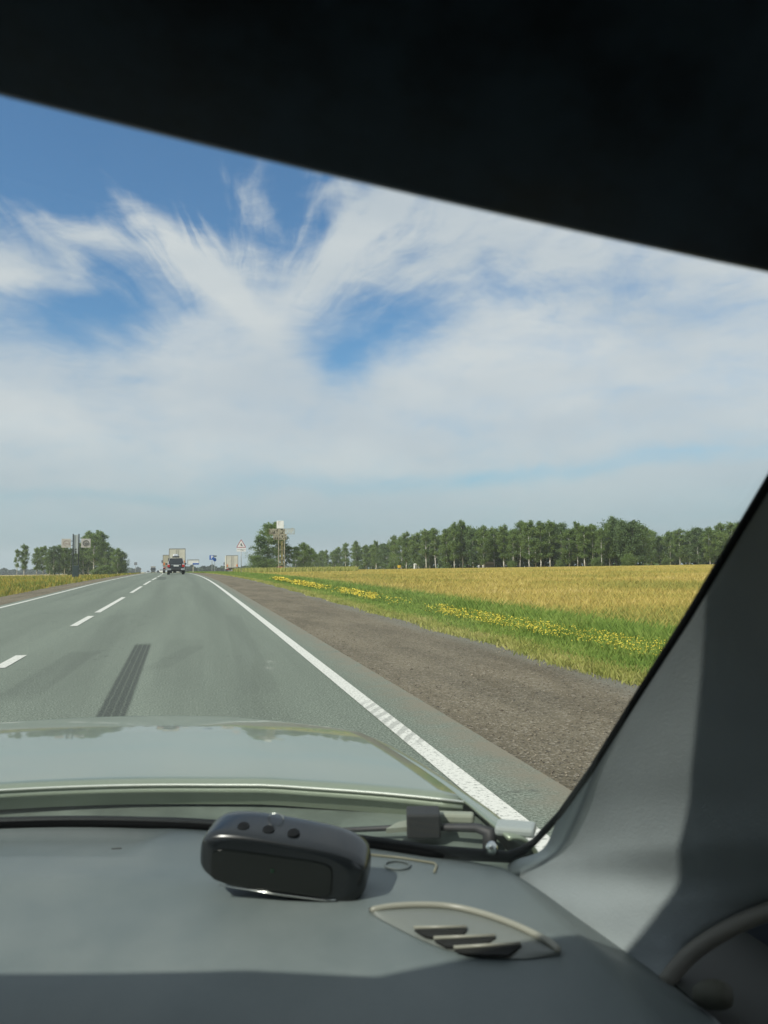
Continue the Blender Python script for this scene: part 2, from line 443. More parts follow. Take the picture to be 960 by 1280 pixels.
# ------------------------------------------------------------------ plants
rng = np.random.default_rng(7)
def plant_mat(name, stops, rough=.75, trans=.35, spec=.2, scale=.35):
    m, t, b, q = custom(name, rough, spec)
    ge = t.nodes.new('ShaderNodeNewGeometry'); pos = ge.outputs['Position']; rnd = ge.outputs['Random Per Island']
    cr = t.nodes.new('ShaderNodeValToRGB'); e = cr.color_ramp.elements
    while len(e) < len(stops): e.new(.5)
    for k, (p, c) in enumerate(stops): e[k].position = p; e[k].color = (*c, 1)
    n = q.noise(pos, scale, 4, .6)
    f = q.m('ADD', q.m('MULTIPLY', rnd, .5), q.m('MULTIPLY', q.ramp(n, .3, .7), .5))
    t.links.new(f, cr.inputs[0]); t.links.new(cr.outputs[0], b.inputs['Base Color'])
    tr = t.nodes.new('ShaderNodeBsdfTranslucent'); t.links.new(cr.outputs[0], tr.inputs[0])
    mx = t.nodes.new('ShaderNodeMixShader'); mx.inputs[0].default_value = trans
    t.links.new(b.outputs[0], mx.inputs[1]); t.links.new(tr.outputs[0], mx.inputs[2])
    t.links.new(mx.outputs[0], t.nodes['Material Output'].inputs[0]); return m
def blades(name, x, y, h, wd, m, lean=.35, z=None, lift=0):
    """tapered blades bending over: five-vertex each as quad + tip triangle -> two quads sharing"""
    n = len(x); X = x - xc(y); z0 = gz(X, y) - .03 + lift
    a = rng.uniform(0, 2*np.pi, n); ux, uy = np.cos(a), np.sin(a)
    b = rng.uniform(0, 2*np.pi, n); l = rng.uniform(0, lean, n) * h
    lx, ly = np.cos(b) * l, np.sin(b) * l
    P = np.zeros((n, 4, 3))
    P[:, 0] = np.stack([x - ux*wd/2, y - uy*wd/2, z0], 1); P[:, 1] = np.stack([x + ux*wd/2, y + uy*wd/2, z0], 1)
    P[:, 2] = np.stack([x + lx*.45 + ux*wd/2.6, y + ly*.45 + uy*wd/2.6, z0 + h*.62], 1)
    P[:, 3] = np.stack([x + lx, y + ly, z0 + h], 1)
    return np_mesh(name, P.reshape(-1, 3), np.arange(n*4).reshape(n, 4), m)
def polar(n, r0, r1, a0, a1, X0, X1, pw=1.0):
    """points spread about evenly over the view: log distance, even bearing"""
    r = r0 * (r1 / r0) ** (rng.uniform(0, 1, n) ** pw); a = np.radians(rng.uniform(a0, a1, n))
    x, y = r*np.sin(a), r*np.cos(a); X = x - xc(y); k = (X > X0) & (X < X1); return x[k], y[k]
def along(n, y0, y1, X0, X1, edge=.25):
    y = y0 * (y1 / y0) ** rng.uniform(0, 1, n); X = X0 + (X1 - X0) * rng.uniform(0, 1, n)
    X = X + edge * np.sin(y * 1.3) * .3 + rng.normal(0, edge * .35, n)
    return X + xc(y), y
M_dry = plant_mat('dry_grass', [(0, (.24, .28, .07)), (.45, (.38, .39, .11)), (.8, (.48, .45, .16)), (1, (.58, .50, .24))], scale=1.2)
M_green = plant_mat('green_grass', [(0, (.15, .24, .05)), (.5, (.23, .33, .07)), (.85, (.32, .40, .10)), (1, (.45, .46, .16))], scale=.5)
M_wheat = plant_mat('crop', [(0, (.27, .30, .08)), (.3, (.42, .39, .11)), (.6, (.58, .46, .13)), (.8, (.68, .54, .19)), (1, (.74, .63, .29))], scale=.12)
M_yel = mat('yellow_petals', (.66, .52, .05), .6)
M_weed = plant_mat('weeds', [(0, (.10, .17, .03)), (.4, (.22, .25, .05)), (.7, (.42, .33, .07)), (1, (.50, .38, .10))], scale=.22)
D = lambda x, y: np.hypot(x, y)
x, y = along(100000, 4.2, 170, 4.4, 4.98); wd = np.maximum(.006, .0013*D(x, y))
tag(blades('dry_grass', x, y, rng.uniform(.04, .13, len(x)), wd, M_dry, .9), 'dry yellow green grass along the gravel edge', 'grass', kind='stuff')
x, y = along(330000, 4.5, 230, 4.75, 9.0); wd = np.maximum(.006, .0013*D(x, y)); gh = .12 + .24 * np.clip((x - xc(y) - 5.35) / 1.2, 0, 1)
tag(blades('green_grass', x, y, gh * rng.uniform(.6, 1.35, len(x)), wd, M_green, .75), 'lush green grass strip between verge and golden field', 'grass', kind='stuff')
x, y = polar(620000, 8.5, 330, 1, 47, 6.4, 400, .8); d_ = D(x, y); wd = np.maximum(.006, .0010*d_)
k = (rng.uniform(0, 1, len(x)) < np.clip((x - xc(y) - 6.9) / 2.6, .0, 1) ** 1.5) & ~((y > 150) & (y < 180) & (x < 60))
x, y, wd = x[k], y[k], wd[k]
tag(blades('crop', x, y, rng.uniform(.34, .56, len(x)), wd, M_wheat, .75), 'golden crop field stretching to the wood', 'crop field', kind='stuff')
# small yellow flowers in patches along the verge
x, y = along(120000, 5, 48, 4.9, 6.1, .2)
X = x - xc(y); pn = np.sin(y * .55 + 1.0) + .6 * np.sin(y * 1.7) + .4*np.sin(y*.21)
k = (pn > -.75) & (rng.uniform(0, 1, len(x)) < (.26 + .22 * np.sin(y * 2.3 + X * 9) * np.sin(y * 5.1 - X * 4)) * np.clip(pn + .8, .1, 1) * np.exp(-((X - 5.30 - .08*np.sin(y*.3)) / .22) ** 2)); x, y = x[k], y[k]
n = len(x); zz = gz(x - xc(y), y) + rng.uniform(.16, .34, n); s_ = np.maximum(.009, .0010*D(x, y)) * rng.uniform(.6, 1.1, n)
P = np.zeros((n, 4, 3)); a = rng.uniform(0, 6.28, n)
for j in range(4):
    P[:, j, 0] = x + s_*np.cos(a + j*1.571); P[:, j, 1] = y + s_*np.sin(a + j*1.571)*.7; P[:, j, 2] = zz + s_*.5*(j - 1.5)*.6
tag(np_mesh('yellow_flowers', P.reshape(-1, 3), np.arange(n*4).reshape(n, 4), M_yel), 'small yellow flowers scattered in the roadside grass', 'flowers', kind='stuff')
# left verge
x, y = polar(70000, 14, 260, -36, 0, -400, -6.9); X = x - xc(y); wd = np.maximum(.012, .0015*D(x, y))
h = np.where(X > -9.5, rng.uniform(.1, .3, len(x)), rng.uniform(.3, .6, len(x)))
tag(blades('roadside_weeds', x, y, h, wd, M_weed, .6), 'yellow and green weeds on the left verge', 'weeds', kind='stuff')
# dry tall stalks around the sign tower and along the field edge
x, y = polar(26000, 110, 235, 3, 12, 8.5, 60); k = ~((y > 150) & (y < 181)); x, y = x[k], y[k]
tag(blades('dry_stalks', x, y, rng.uniform(.6, 1.25, len(x)), .0016*D(x, y), M_dry, .4), 'tall dry grass below the sign tower', 'grass', kind='stuff')
# gravel stones, loose on the shoulder
n = 5200; yv = 3.2 * (26 / 3.2) ** rng.uniform(0, 1, n); Xv = 1.8 + 2.95 * rng.uniform(0, 1, n); xv = Xv + xc(yv)
s_ = rng.uniform(.004, .010, n) * (1 + (rng.uniform(0, 1, n) > .97) * 1.0)
base = np.array([(1, 0, 0), (0, 1, 0), (-1, 0, 0), (0, -1, 0), (0, 0, .7), (0, 0, -.7)], float)
jit = rng.uniform(.7, 1.3, (n, 6, 1)); V = base[None] * jit * s_[:, None, None]
V[:, :, 0] += xv[:, None]; V[:, :, 1] += yv[:, None]; V[:, :, 2] += (gz(Xv, yv) + .004)[:, None]
fc = np.array([(0, 1, 4), (1, 2, 4), (2, 3, 4), (3, 0, 4), (1, 0, 5), (2, 1, 5), (3, 2, 5), (0, 3, 5)])
m_, t_, b_, q_ = custom('stone', .9, .2); ge = t_.nodes.new('ShaderNodeNewGeometry')
t_.links.new(q_.mix(ge.outputs['Random Per Island'], (.08, .065, .05), (.30, .26, .20)), b_.inputs['Base Color'])
tag(np_mesh('loose_gravel', V.reshape(-1, 3), (fc[None] + (np.arange(n)*6)[:, None, None]).reshape(-1, 3), m_), 'loose stones on the gravel shoulder', 'gravel', kind='stuff')

# ------------------------------------------------------------------ trees
def bark():
    m, t, b, q = custom('birch_bark', .8, .2)
    o = t.nodes.new('ShaderNodeTexCoord').outputs['Object']
    n = q.noise(q.vm('MULTIPLY', o, (2, 2, 5)), 1.6, 4, .6)
    t.links.new(q.mix(q.ramp(n, .5, .6), (.72, .70, .65), (.10, .09, .08)), b.inputs['Base Color']); return m
M_bark = bark(); M_dark_bark = mat('dark_bark', (.12, .10, .08), .9, var=.3, vscale=4)
M_leaf = plant_mat('birch_leaves', [(0, (.11, .18, .05)), (.5, (.18, .26, .075)), (1, (.27, .35, .115))], .55, .5, .3, .3)
M_leaf2 = plant_mat('dark_leaves', [(0, (.07, .115, .045)), (.5, (.105, .165, .06)), (1, (.155, .22, .085))], .6, .25, .3, .3)
def tree_mesh(seed, H, wid, low, dark=False, open_=.0, broad=False):
    """one tree: a tapered trunk with limbs, and a crown of leaf clumps on those limbs"""
    r = random.Random(seed); nr = np.random.default_rng(seed)
    t = MB(); sway = [(0, 0)]; nseg = 7
    for i in range(nseg): sway.append((sway[-1][0] + r.uniform(-.16, .16), sway[-1][1] + r.uniform(-.16, .16)))
    pts = [(sway[i][0], sway[i][1], H * .93 * i / nseg) for i in range(nseg + 1)]
    r0 = .0125 * H
    t.tube(pts, [r0 * (1 - .9 * i / nseg) + .02 for i in range(nseg + 1)], 7)
    def at(z):
        f = max(0, min(nseg - 1e-6, z / (H * .93) * nseg)); i = int(f); u = f - i
        return Vector(pts[i]) * (1-u) + Vector(pts[i+1]) * u
    cl = []
    nb = 26 if not broad else 34
    for k in range(nb):
        f = (k + r.random()) / nb; z = H * (low + (.97 - low) * f)
        u = (z / H - low) / (1 - low)
        prof_ = (min(1, .55 + 1.2 * u) * (1 - max(0, u - .45) ** 2 * 2.3)) if not broad else (math.sin(math.pi * min(1, u * .9 + .1)) ** .5)
        L = wid * prof_ * r.uniform(.55, 1.15); a = k * 2.4 + r.uniform(-.5, .5)
        s = at(z * .93); e = s + Vector((math.cos(a) * L, math.sin(a) * L, L * r.uniform(.2, 1.0)))
        mid = (s + e) / 2 + Vector((0, 0, .12 * L))
        t.tube([s, mid, e], [.05 * L / wid + .02, .035, .015], 4, False)
        cs = (.45 + .30 * wid * (1 - .3 * u)) * r.uniform(.55, 1.2)
        if r.random() < open_: continue
        cl.append((e, cs)); cl.append((mid, cs * .8))
    cl.append((at(H * .9), .07 * H)); cl.append((Vector((*at(H)[:2], H * .95)) + Vector((r.uniform(-.5, .5), r.uniform(-.5, .5), 0)), .045 * H))
    P = []; 
    per = 118
    for c, s in cl:
        v = nr.normal(0, .48, (per, 3)) * np.array([s, s, s * .9]); v[:, 2] -= np.abs(nr.normal(0, .2, per)) * s
        P.append(v + np.array(c))
    P = np.concatenate(P); P = P[P[:, 2] > H * low * .55]; n = len(P)
    sz = nr.uniform(.11, .26, n) * (H / 15) ** .5
    A = nr.normal(0, 1, (n, 3)); A /= np.linalg.norm(A, axis=1)[:, None]; B = np.cross(A, nr.normal(0, 1, (n, 3))); B /= np.linalg.norm(B, axis=1)[:, None] + 1e-9
    Q = np.stack([P - A*sz[:, None], P - B*sz[:, None]*.6, P + A*sz[:, None], P + B*sz[:, None]*.6], 1)
    return t, Q.reshape(-1, 3)
PROTO = {}
def tree(kind, x, y, H, label, rz, group=None, sx=1.0, name=None):
    cfg = KINDS[kind]
    z = ground(x, y) - .1
    root = empty(name or cfg['name'], (x, y, z), rz)
    s = H / cfg['H']; root.scale = (s * sx, s * sx, s)
    if kind not in PROTO:
        t, Q = tree_mesh(cfg['seed'], cfg['H'], cfg['wid'], cfg['low'], open_=cfg.get('open', 0), broad=cfg.get('broad', False))
        a = t.build('trunk', M_bark if cfg.get('birch', True) else M_dark_bark, root, True)
        b = np_mesh('crown', Q, np.arange(len(Q)).reshape(-1, 4), M_leaf2 if cfg.get('dark') else M_leaf, parent=root)
        PROTO[kind] = (a.data, b.data)
    else:
        for nm, me in zip(('trunk', 'crown'), PROTO[kind]):
            o = bpy.data.objects.new(nm, me); col.objects.link(o); o.parent = root
    tag(root, label, 'tree', group); return root
KINDS = {
    'slim': dict(name='birch_tree', seed=1, H=15, wid=2.0, low=.24, adj='slim'),
    'tall': dict(name='birch_tree', seed=2, H=16, wid=2.5, low=.21, adj='tall'),
    'full': dict(name='birch_tree', seed=3, H=15, wid=2.9, low=.10, adj='full crowned'),
    'loose': dict(name='birch_tree', seed=4, H=15, wid=2.2, low=.26, open=.35, adj='thin crowned'),
    'wide': dict(name='birch_tree', seed=5, H=14, wid=2.9, low=.13, open=.1, adj='wide'),
    'bushy': dict(name='bushy_tree', seed=6, H=13, wid=3.4, low=.08, dark=True, birch=False, broad=True, adj='dark bushy'),
    'dense': dict(name='birch_tree', seed=8, H=15, wid=2.8, low=.07, dark=True, adj='dark leaved'),
    'bush': dict(name='bush', seed=9, H=3, wid=1.5, low=.03, dark=False, birch=False, broad=True, adj='low green'),
}
def hz_y(px): return 713.0 - .014 * (px - 237)       # row of the true horizon in the photo
def put(px, dist):
    d = ray(px, hz_y(px)); d.z = 0; d.normalize(); return d.x * dist, d.y * dist
def height(px, py, dist, x, y):
    d = ray(px, py); hh = math.hypot(d.x, d.y); return 1.25 + d.z / hh * dist - ground(x, y)
ORD = ['first', 'second', 'third', 'fourth', 'fifth', 'sixth', 'seventh', 'eighth', 'ninth', 'tenth', 'eleventh', 'twelfth',
       'thirteenth', 'fourteenth', 'fifteenth', 'sixteenth', 'seventeenth', 'eighteenth', 'nineteenth', 'twentieth']
ORD += ['twenty-' + o for o in ORD[:9]] + ['thirtieth'] + ['thirty-' + o for o in ORD[:9]] + ['fortieth'] + ['forty-' + o for o in ORD[:9]] + ['fiftieth'] + ['fifty-' + o for o in ORD[:9]] + ['sixtieth'] + ['sixty-' + o for o in ORD[:9]]
prs = random.Random(11)
# tops of the long wood on the right, read left to right: (px, top row)
TOP = [(320, 676), (372, 682), (384, 678), (396, 688), (408, 683), (420, 682), (432, 680), (445, 676), (458, 676), (470, 672), (484, 674), (493, 669), (508, 663), (520, 664),
       (533, 659), (545, 656), (558, 660), (568, 652), (578, 650), (592, 656), (605, 655), (618, 654), (630, 654), (641, 661), (650, 649), (662, 647),
       (676, 649), (688, 645), (702, 648), (712, 655), (722, 648), (731, 650), (742, 649), (752, 656), (762, 649), (770, 645), (782, 652), (792, 651),
       (804, 653), (814, 664), (826, 664), (838, 660), (850, 658), (862, 660), (874, 655), (888, 654), (902, 652), (916, 650), (930, 650), (946, 648), (962, 640), (980, 640)]
DT = pchip([300, 372, 396, 430, 470, 520, 570, 640, 720, 800, 815, 900, 1000], [420, 400, 470, 450, 390, 310, 275, 262, 250, 243, 330, 300, 280])
seq = ['slim', 'tall', 'loose', 'full', 'slim', 'dense', 'tall', 'wide', 'loose', 'slim', 'full', 'tall']
k = 0
for i, (px, py) in enumerate(TOP):
    if px < 372: continue
    d = float(DT(px)) + prs.uniform(-5, 5); x, y = put(px, d); H = height(px, py + prs.uniform(-3, 5), d, x, y)
    kd = seq[(i * 5 + i // 3) % 12]
    if 765 <= px <= 793: kd = 'bushy'
    if px > 808: kd = ['dense', 'full', 'slim', 'wide'][i % 4]
    dark = 'light leaved' if not KINDS[kd].get('dark') else ''
    tree(kd, x, y, H, '%s %s, %s from the left along the wood edge beyond the field' % (KINDS[kd]['adj'], 'tree' if kd == 'bushy' else 'birch', ORD[k]),
         prs.uniform(0, 6.28), 'trees along the front of the wood', prs.uniform(.8, 1.25)); k += 1
for row, (n, dd, hf) in enumerate(((54, 11, .96), (50, 24, .9))):
    for j in range(n):
        px = 378 + (985 - 378) * (j + prs.random()) / n; py = np.interp(px, [a for a, _ in TOP], [b for _, b in TOP])
        d = float(DT(px)) + dd + prs.uniform(-4, 4); x, y = put(px, d); H = height(px, py, d, x, y) * hf * prs.uniform(.82, 1.0)
        tree(prs.choice(['dense', 'full', 'dense', 'wide']), x, y, H, 'birch deep in the wood, behind the front row of trunks', prs.uniform(0, 6.28),
             'birches deep inside the wood on the right', prs.uniform(1.0, 1.3))
for j, (px, dd, h) in enumerate([(832, -26, 2.6), (489, -8, 3.2), (640, -6, 2.4), (745, -6, 2.8), (786, -7, 3.5), (560, -6, 2.2), (410, -8, 3.0), (452, -8, 3.0), (700, -6, 2.2)]):
    d = float(DT(px)) + dd; x, y = put(px, d)
    lab = ['lone low green bush standing out in the field near the pillar', 'low green bush beside the yellow box', 'low bush under the middle of the wood, left of the tallest trees',
           'low bush left of the dark bushy tree', 'low bush at the foot of the dark bushy tree', 'low bush at the foot of the wood right of the white box',
           'low bush near the left end of the wood', 'low bush between the left end of the wood and the yellow box', 'low bush below the tallest trees of the wood'][j]
    tree('bush', x, y, h, lab, prs.uniform(0, 6), 'bushes at the foot of the wood')
# big trees behind the sign tower
for px, py, d, kd, sx, lab in [(336, 652, 232, 'full', 1.2, 'tall birch directly left of the rusty sign tower'), (346, 650, 238, 'loose', 1.0, 'thin birch rising behind the white square of the sign tower'),
        (327, 668, 228, 'dense', 1.25, 'dark leaved birch leftmost in the clump by the sign tower'), (352, 668, 240, 'dense', 1.2, 'dark leaved birch behind the posts of the sign tower'),
        (363, 681, 236, 'loose', 1.1, 'thin birch immediately right of the sign tower posts'),
        (379, 677, 262, 'full', 1.15, 'full crowned birch standing right of the sign tower above two white trunks'),
        (390, 684, 262, 'full', 1.0, 'smaller birch at the right end of the clump by the sign tower'), (369, 682, 262, 'dense', 1.2, 'dark leaved birch right of the tower behind the thin birch'),
        (324, 696, 226, 'bush', 1.2, 'tall bush at the foot of the clump left of the sign tower'), (342, 700, 226, 'bush', 1.2, 'bush behind the parked silver car')]:
    x, y = put(px, d); tree(kd, x, y, height(px, py, d, x, y), lab, prs.uniform(0, 6.28), None, sx)
# left side: two birches apart, then the clump
x, y = put(21, 300); tree('loose', x, y, height(21, 685, 300, x, y), 'sparse birch, leftmost tree, with a thin bare trunk', 1.0, None, .62)
x, y = put(30, 300); tree('slim', x, y, height(30, 679, 300, x, y), 'narrow dark birch beside the sparse leftmost one', 2.0, None, .95)
LC = [(46, 683, 'slim'), (54, 681, 'tall'), (62, 685, 'slim'), (67, 681, 'dense'), (74, 680, 'full'), (81, 677, 'slim'), (88, 684, 'dense'), (97, 684, 'loose'), (104, 676, 'tall'),
      (110, 662, 'tall'), (117, 665, 'loose'), (124, 661, 'tall'), (131, 676, 'full'), (139, 684, 'dense'), (147, 684, 'full'), (154, 688, 'bushy')]
for i, (px, py, kd) in enumerate(LC):
    d = 300 + prs.uniform(-8, 8) - (12 if px > 135 else 0); x, y = put(px, d)
    tree(kd, x, y, height(px, py, d, x, y), '%s %s, %s from the left in the clump beyond the left verge' % (KINDS[kd]['adj'], 'tree' if kd == 'bushy' else 'birch', ORD[i]),
         prs.uniform(0, 6.28), 'trees in the clump left of the highway', 1.1 if kd != 'bushy' else .75)
for i in range(14):
    px = 62 + 7 * i + prs.uniform(-3, 3); d = 318 + prs.uniform(-6, 10); x, y = put(px, d); py = np.interp(px, [a for a, _, _ in LC], [b for _, b, _ in LC]) + prs.uniform(5, 12)
    tree(prs.choice(['dense', 'full']), x, y, height(px, py, d, x, y), 'birch at the back of the left clump, behind the white trunks', prs.uniform(0, 6.28), 'birches at the back of the left clump', 1.1)
for px, py, h, lab in [(120, 712, 0, 'bush at the foot of the left clump, right of the black sign posts'), (133, 708, 0, 'pale bush at the foot of the left clump, below its tallest birch'), (145, 706, 0, 'bush near the right end of the left clump')]:
    x, y = put(px, 285); tree('bush', x, y, height(px, py, 285, x, y), lab, prs.uniform(0, 6), 'bushes at the foot of the left clump', 1.6)
# far woods on the horizon: reads as one mass
def far_wood(name, px0, px1, dist, h0, n, label):
    V = []; r = np.random.default_rng(int(px1) + 3)
    px = r.uniform(px0, px1, n); out = []
    hh = h0 * (.75 + .25*np.sin(px * .35) * np.sin(px * .13 + 1))
    for p, h in zip(px, hh):
        d = (dist + r.uniform(0, 60)) if dist else float(DT(p)) + r.uniform(14, 40); x, y = put(p, d); z = ground(x, y) + r.uniform(0, h); out.append((x, y, z))
    P = np.array(out); s = .0021 * (dist or 260) * r.uniform(.7, 1.6, n)
    A = r.normal(0, 1, (n, 3)); A /= np.linalg.norm(A, axis=1)[:, None]; B = np.cross(A, r.normal(0, 1, (n, 3))); B /= np.linalg.norm(B, axis=1)[:, None]
    Q = np.stack([P - A*s[:, None], P - B*s[:, None]*.7, P + A*s[:, None], P + B*s[:, None]*.7], 1).reshape(-1, 3)
    m = M_far if dist else M_leaf2
    tag(np_mesh(name, Q, np.arange(len(Q)).reshape(-1, 4), m), label, 'wood', kind='stuff')
M_far = plant_mat('far_leaves', [(0, (.035, .062, .040)), (1, (.06, .09, .055))], .8, .1, .1, .01)
far_wood('far_wood', -90, 175, 1500, 11, 4200, 'far dark wood on the horizon at the left')
far_wood('far_wood', 225, 420, 900, 8.5, 4200, 'far low wood on the horizon behind the lorries')
far_wood('far_wood', 880, 1250, 420, 16, 6000, 'wood continuing right behind the pillar')
far_wood('wood_undergrowth', 372, 990, None, 6.5, 9000, 'undergrowth and saplings filling the back of the wood')

# ------------------------------------------------------------------ the air
hz = MB(); hz.box((0, 1200, 40), (7200, 7200, 140)); HZ = bpy.data.materials.new('haze_air'); HZ.use_nodes = True; HZ.node_tree.nodes.clear()
v_ = HZ.node_tree.nodes.new('ShaderNodeVolumePrincipled'); v_.inputs['Color'].default_value = (.92, .96, .98, 1); v_.inputs['Density'].default_value = .00024; v_.inputs['Anisotropy'].default_value = .2
HZ.node_tree.links.new(v_.outputs[0], HZ.node_tree.nodes.new('ShaderNodeOutputMaterial').inputs['Volume'])
tag(hz.build('haze', HZ), 'thin summer haze over the fields', kind='stuff')

# ------------------------------------------------------------------ vehicles
M_tyre = mat('tyre', (.02, .02, .02), .9); M_rim = mat('rim', (.35, .35, .36), .4, .7); M_blk = mat('black_plastic', (.02, .02, .022), .6)
M_glass = mat('dark_glass', (.012, .018, .022), .06, spec=.8); M_red = mat('red_lens', (.45, .02, .02), .2); M_or = mat('orange_marker', (.7, .22, .06), .5)
M_cream = mat('cream_tarp', (.56, .53, .44), .7, var=.08, vscale=1.5); M_white = mat('white_paint', (.75, .75, .72), .4, var=.05, vscale=3)
M_frame = mat('trailer_frame', (.22, .22, .21), .6); M_under = mat('undercarriage', (.035, .033, .03), .9, var=.3)
M_silver = mat('silver_paint', (.42, .44, .45), .3, .5); M_black = mat('black_paint', (.012, .014, .018), .22, coat=.6)
M_plate = mat('plate', (.7, .7, .68), .5); M_redp = mat('red_paint', (.5, .05, .04), .35, coat=.5)
def wheel(parent, x, y, r=.5, wd=.3):
    t = MB(); t.tube([(x - wd/2, y, r), (x + wd/2, y, r)], r, 16); w_ = t.build('wheel', M_tyre, parent, False)
    m = MB(); m.tube([(x - wd/2 - .015, y, r), (x + wd/2 + .015, y, r)], r * .55, 12); m.build('rim', M_rim, w_)
def lorry(x, y, label, rz=0, cab=M_white, box=M_cream, L=13.0, H=3.9, oncoming=False, group=None):
    """box lorry seen from behind: y=0 is the tail"""
    z = ground(x, y); e = empty('lorry', (x, y, z + .04), rz); W = 2.5
    b = MB(); b.box((0, L/2, 1.25 + (H-1.25)/2), (W, L, H-1.25)); b.build('cargo_box', box, e, bevel=.03)
    d = MB()
    for s in (-1, 1):
        d = MB(); d.box((s*.61, -.03, 1.25 + (H-1.25)/2), (1.18, .05, H-1.45)); dd = d.build('rear_door', box, e, bevel=.01)
        h_ = MB(); h_.tube([(s*.18, -.08, 1.45), (s*.18, -.08, H-.2)], .02, 6); h_.build('lock_bar', M_frame, dd)
        m = MB(); m.box((s*1.03, -.075, 1.72), (.26, .03, .5)); m.build('marker_panel', M_or, e)
        t = MB(); t.box((s*.95, -.06, .98), (.45, .08, .16)); t.build('taillight', M_red, e)
    f = MB(); f.box((0, -.03, H - .05), (W + .03, .08, .12)); f.box((0, -.03, 1.2), (W + .03, .08, .12))
    for s in (-1, 1): f.box((s*(W/2), -.03, 1.25 + (H-1.25)/2), (.07, .09, H-1.3))
    f.build('door_frame', M_frame, e)
    c = MB(); c.box((0, L/2, 1.02), (1.0, L - .4, .28)); c.build('chassis', M_under, e)
    u = MB(); u.box((0, -.02, .58), (2.3, .1, .14)); u.box((-.7, .05, .85), (.1, .1, .45)); u.box((.7, .05, .85), (.1, .1, .45)); u.build('underrun_bar', M_frame, e)
    p = MB(); p.box((0, -.08, .75), (.52, .02, .12)); p.build('number_plate', M_plate, e)
    for yy in (1.6, 2.9, L - 1.0, L + 1.9):
        for s in (-1, 1): wheel(e, s*1.02, yy, .5, .42)
    for s in (-1, 1): g_ = MB(); g_.box((s*1.02, 1.1, .62), (.45, .02, .6)); g_.build('mudflap', M_blk, e)
    k = MB(); k.prism([(L + .4, .5), (L + 2.6, .5), (L + 2.6, 1.9), (L + 2.3, 3.0), (L + 1.9, 3.2), (L + .4, 3.3)], -1.22, 1.22, lambda a, b_, c_: (c_, a, b_))
    k = k.build('cab', cab, e, bevel=.05)
    wsx = MB(); wsx.prism([(L + 2.63, 1.95), (L + 2.36, 2.95), (L + 2.34, 2.95), (L + 2.58, 1.95)], -1.1, 1.1, lambda a, b_, c_: (c_, a, b_)); wsx.build('windscreen', M_glass, k)
    for s in (-1, 1):
        hh = MB(); hh.box((s*.95, L + 2.62, .85), (.35, .05, .2)); hh.build('headlight', M_plate, k)
        mm = MB(); mm.box((s*1.42, L + 2.2, 2.3), (.2, .14, .62)); mm.box((s*1.28, L + 2.2, 2.5), (.2, .05, .05)); mm.build('mirror', M_blk, k)
    tag(e, label, 'lorry', group); return e
def lane_x(px, y):   # world x at road distance y in the direction of image column px
    d = ray(px, hz_y(px)); return d.x / d.y * y
yl = 127.0; lorry(lane_x(221.5, yl), yl, 'cream box lorry driving ahead of the dark off-road car', R(1.3))
yl = 152.0; lorry(lane_x(212.2, yl), yl, 'tan lorry further ahead, mostly hidden, showing left of the off-road car', R(2), cab=M_white, box=mat('tan_tarp', (.44, .40, .29), .8), H=3.4)
yl = 171.0; lorry(lane_x(290.2, yl), yl, 'pale box lorry parked on the lay-by right of the highway', R(-1.2), H=3.95)

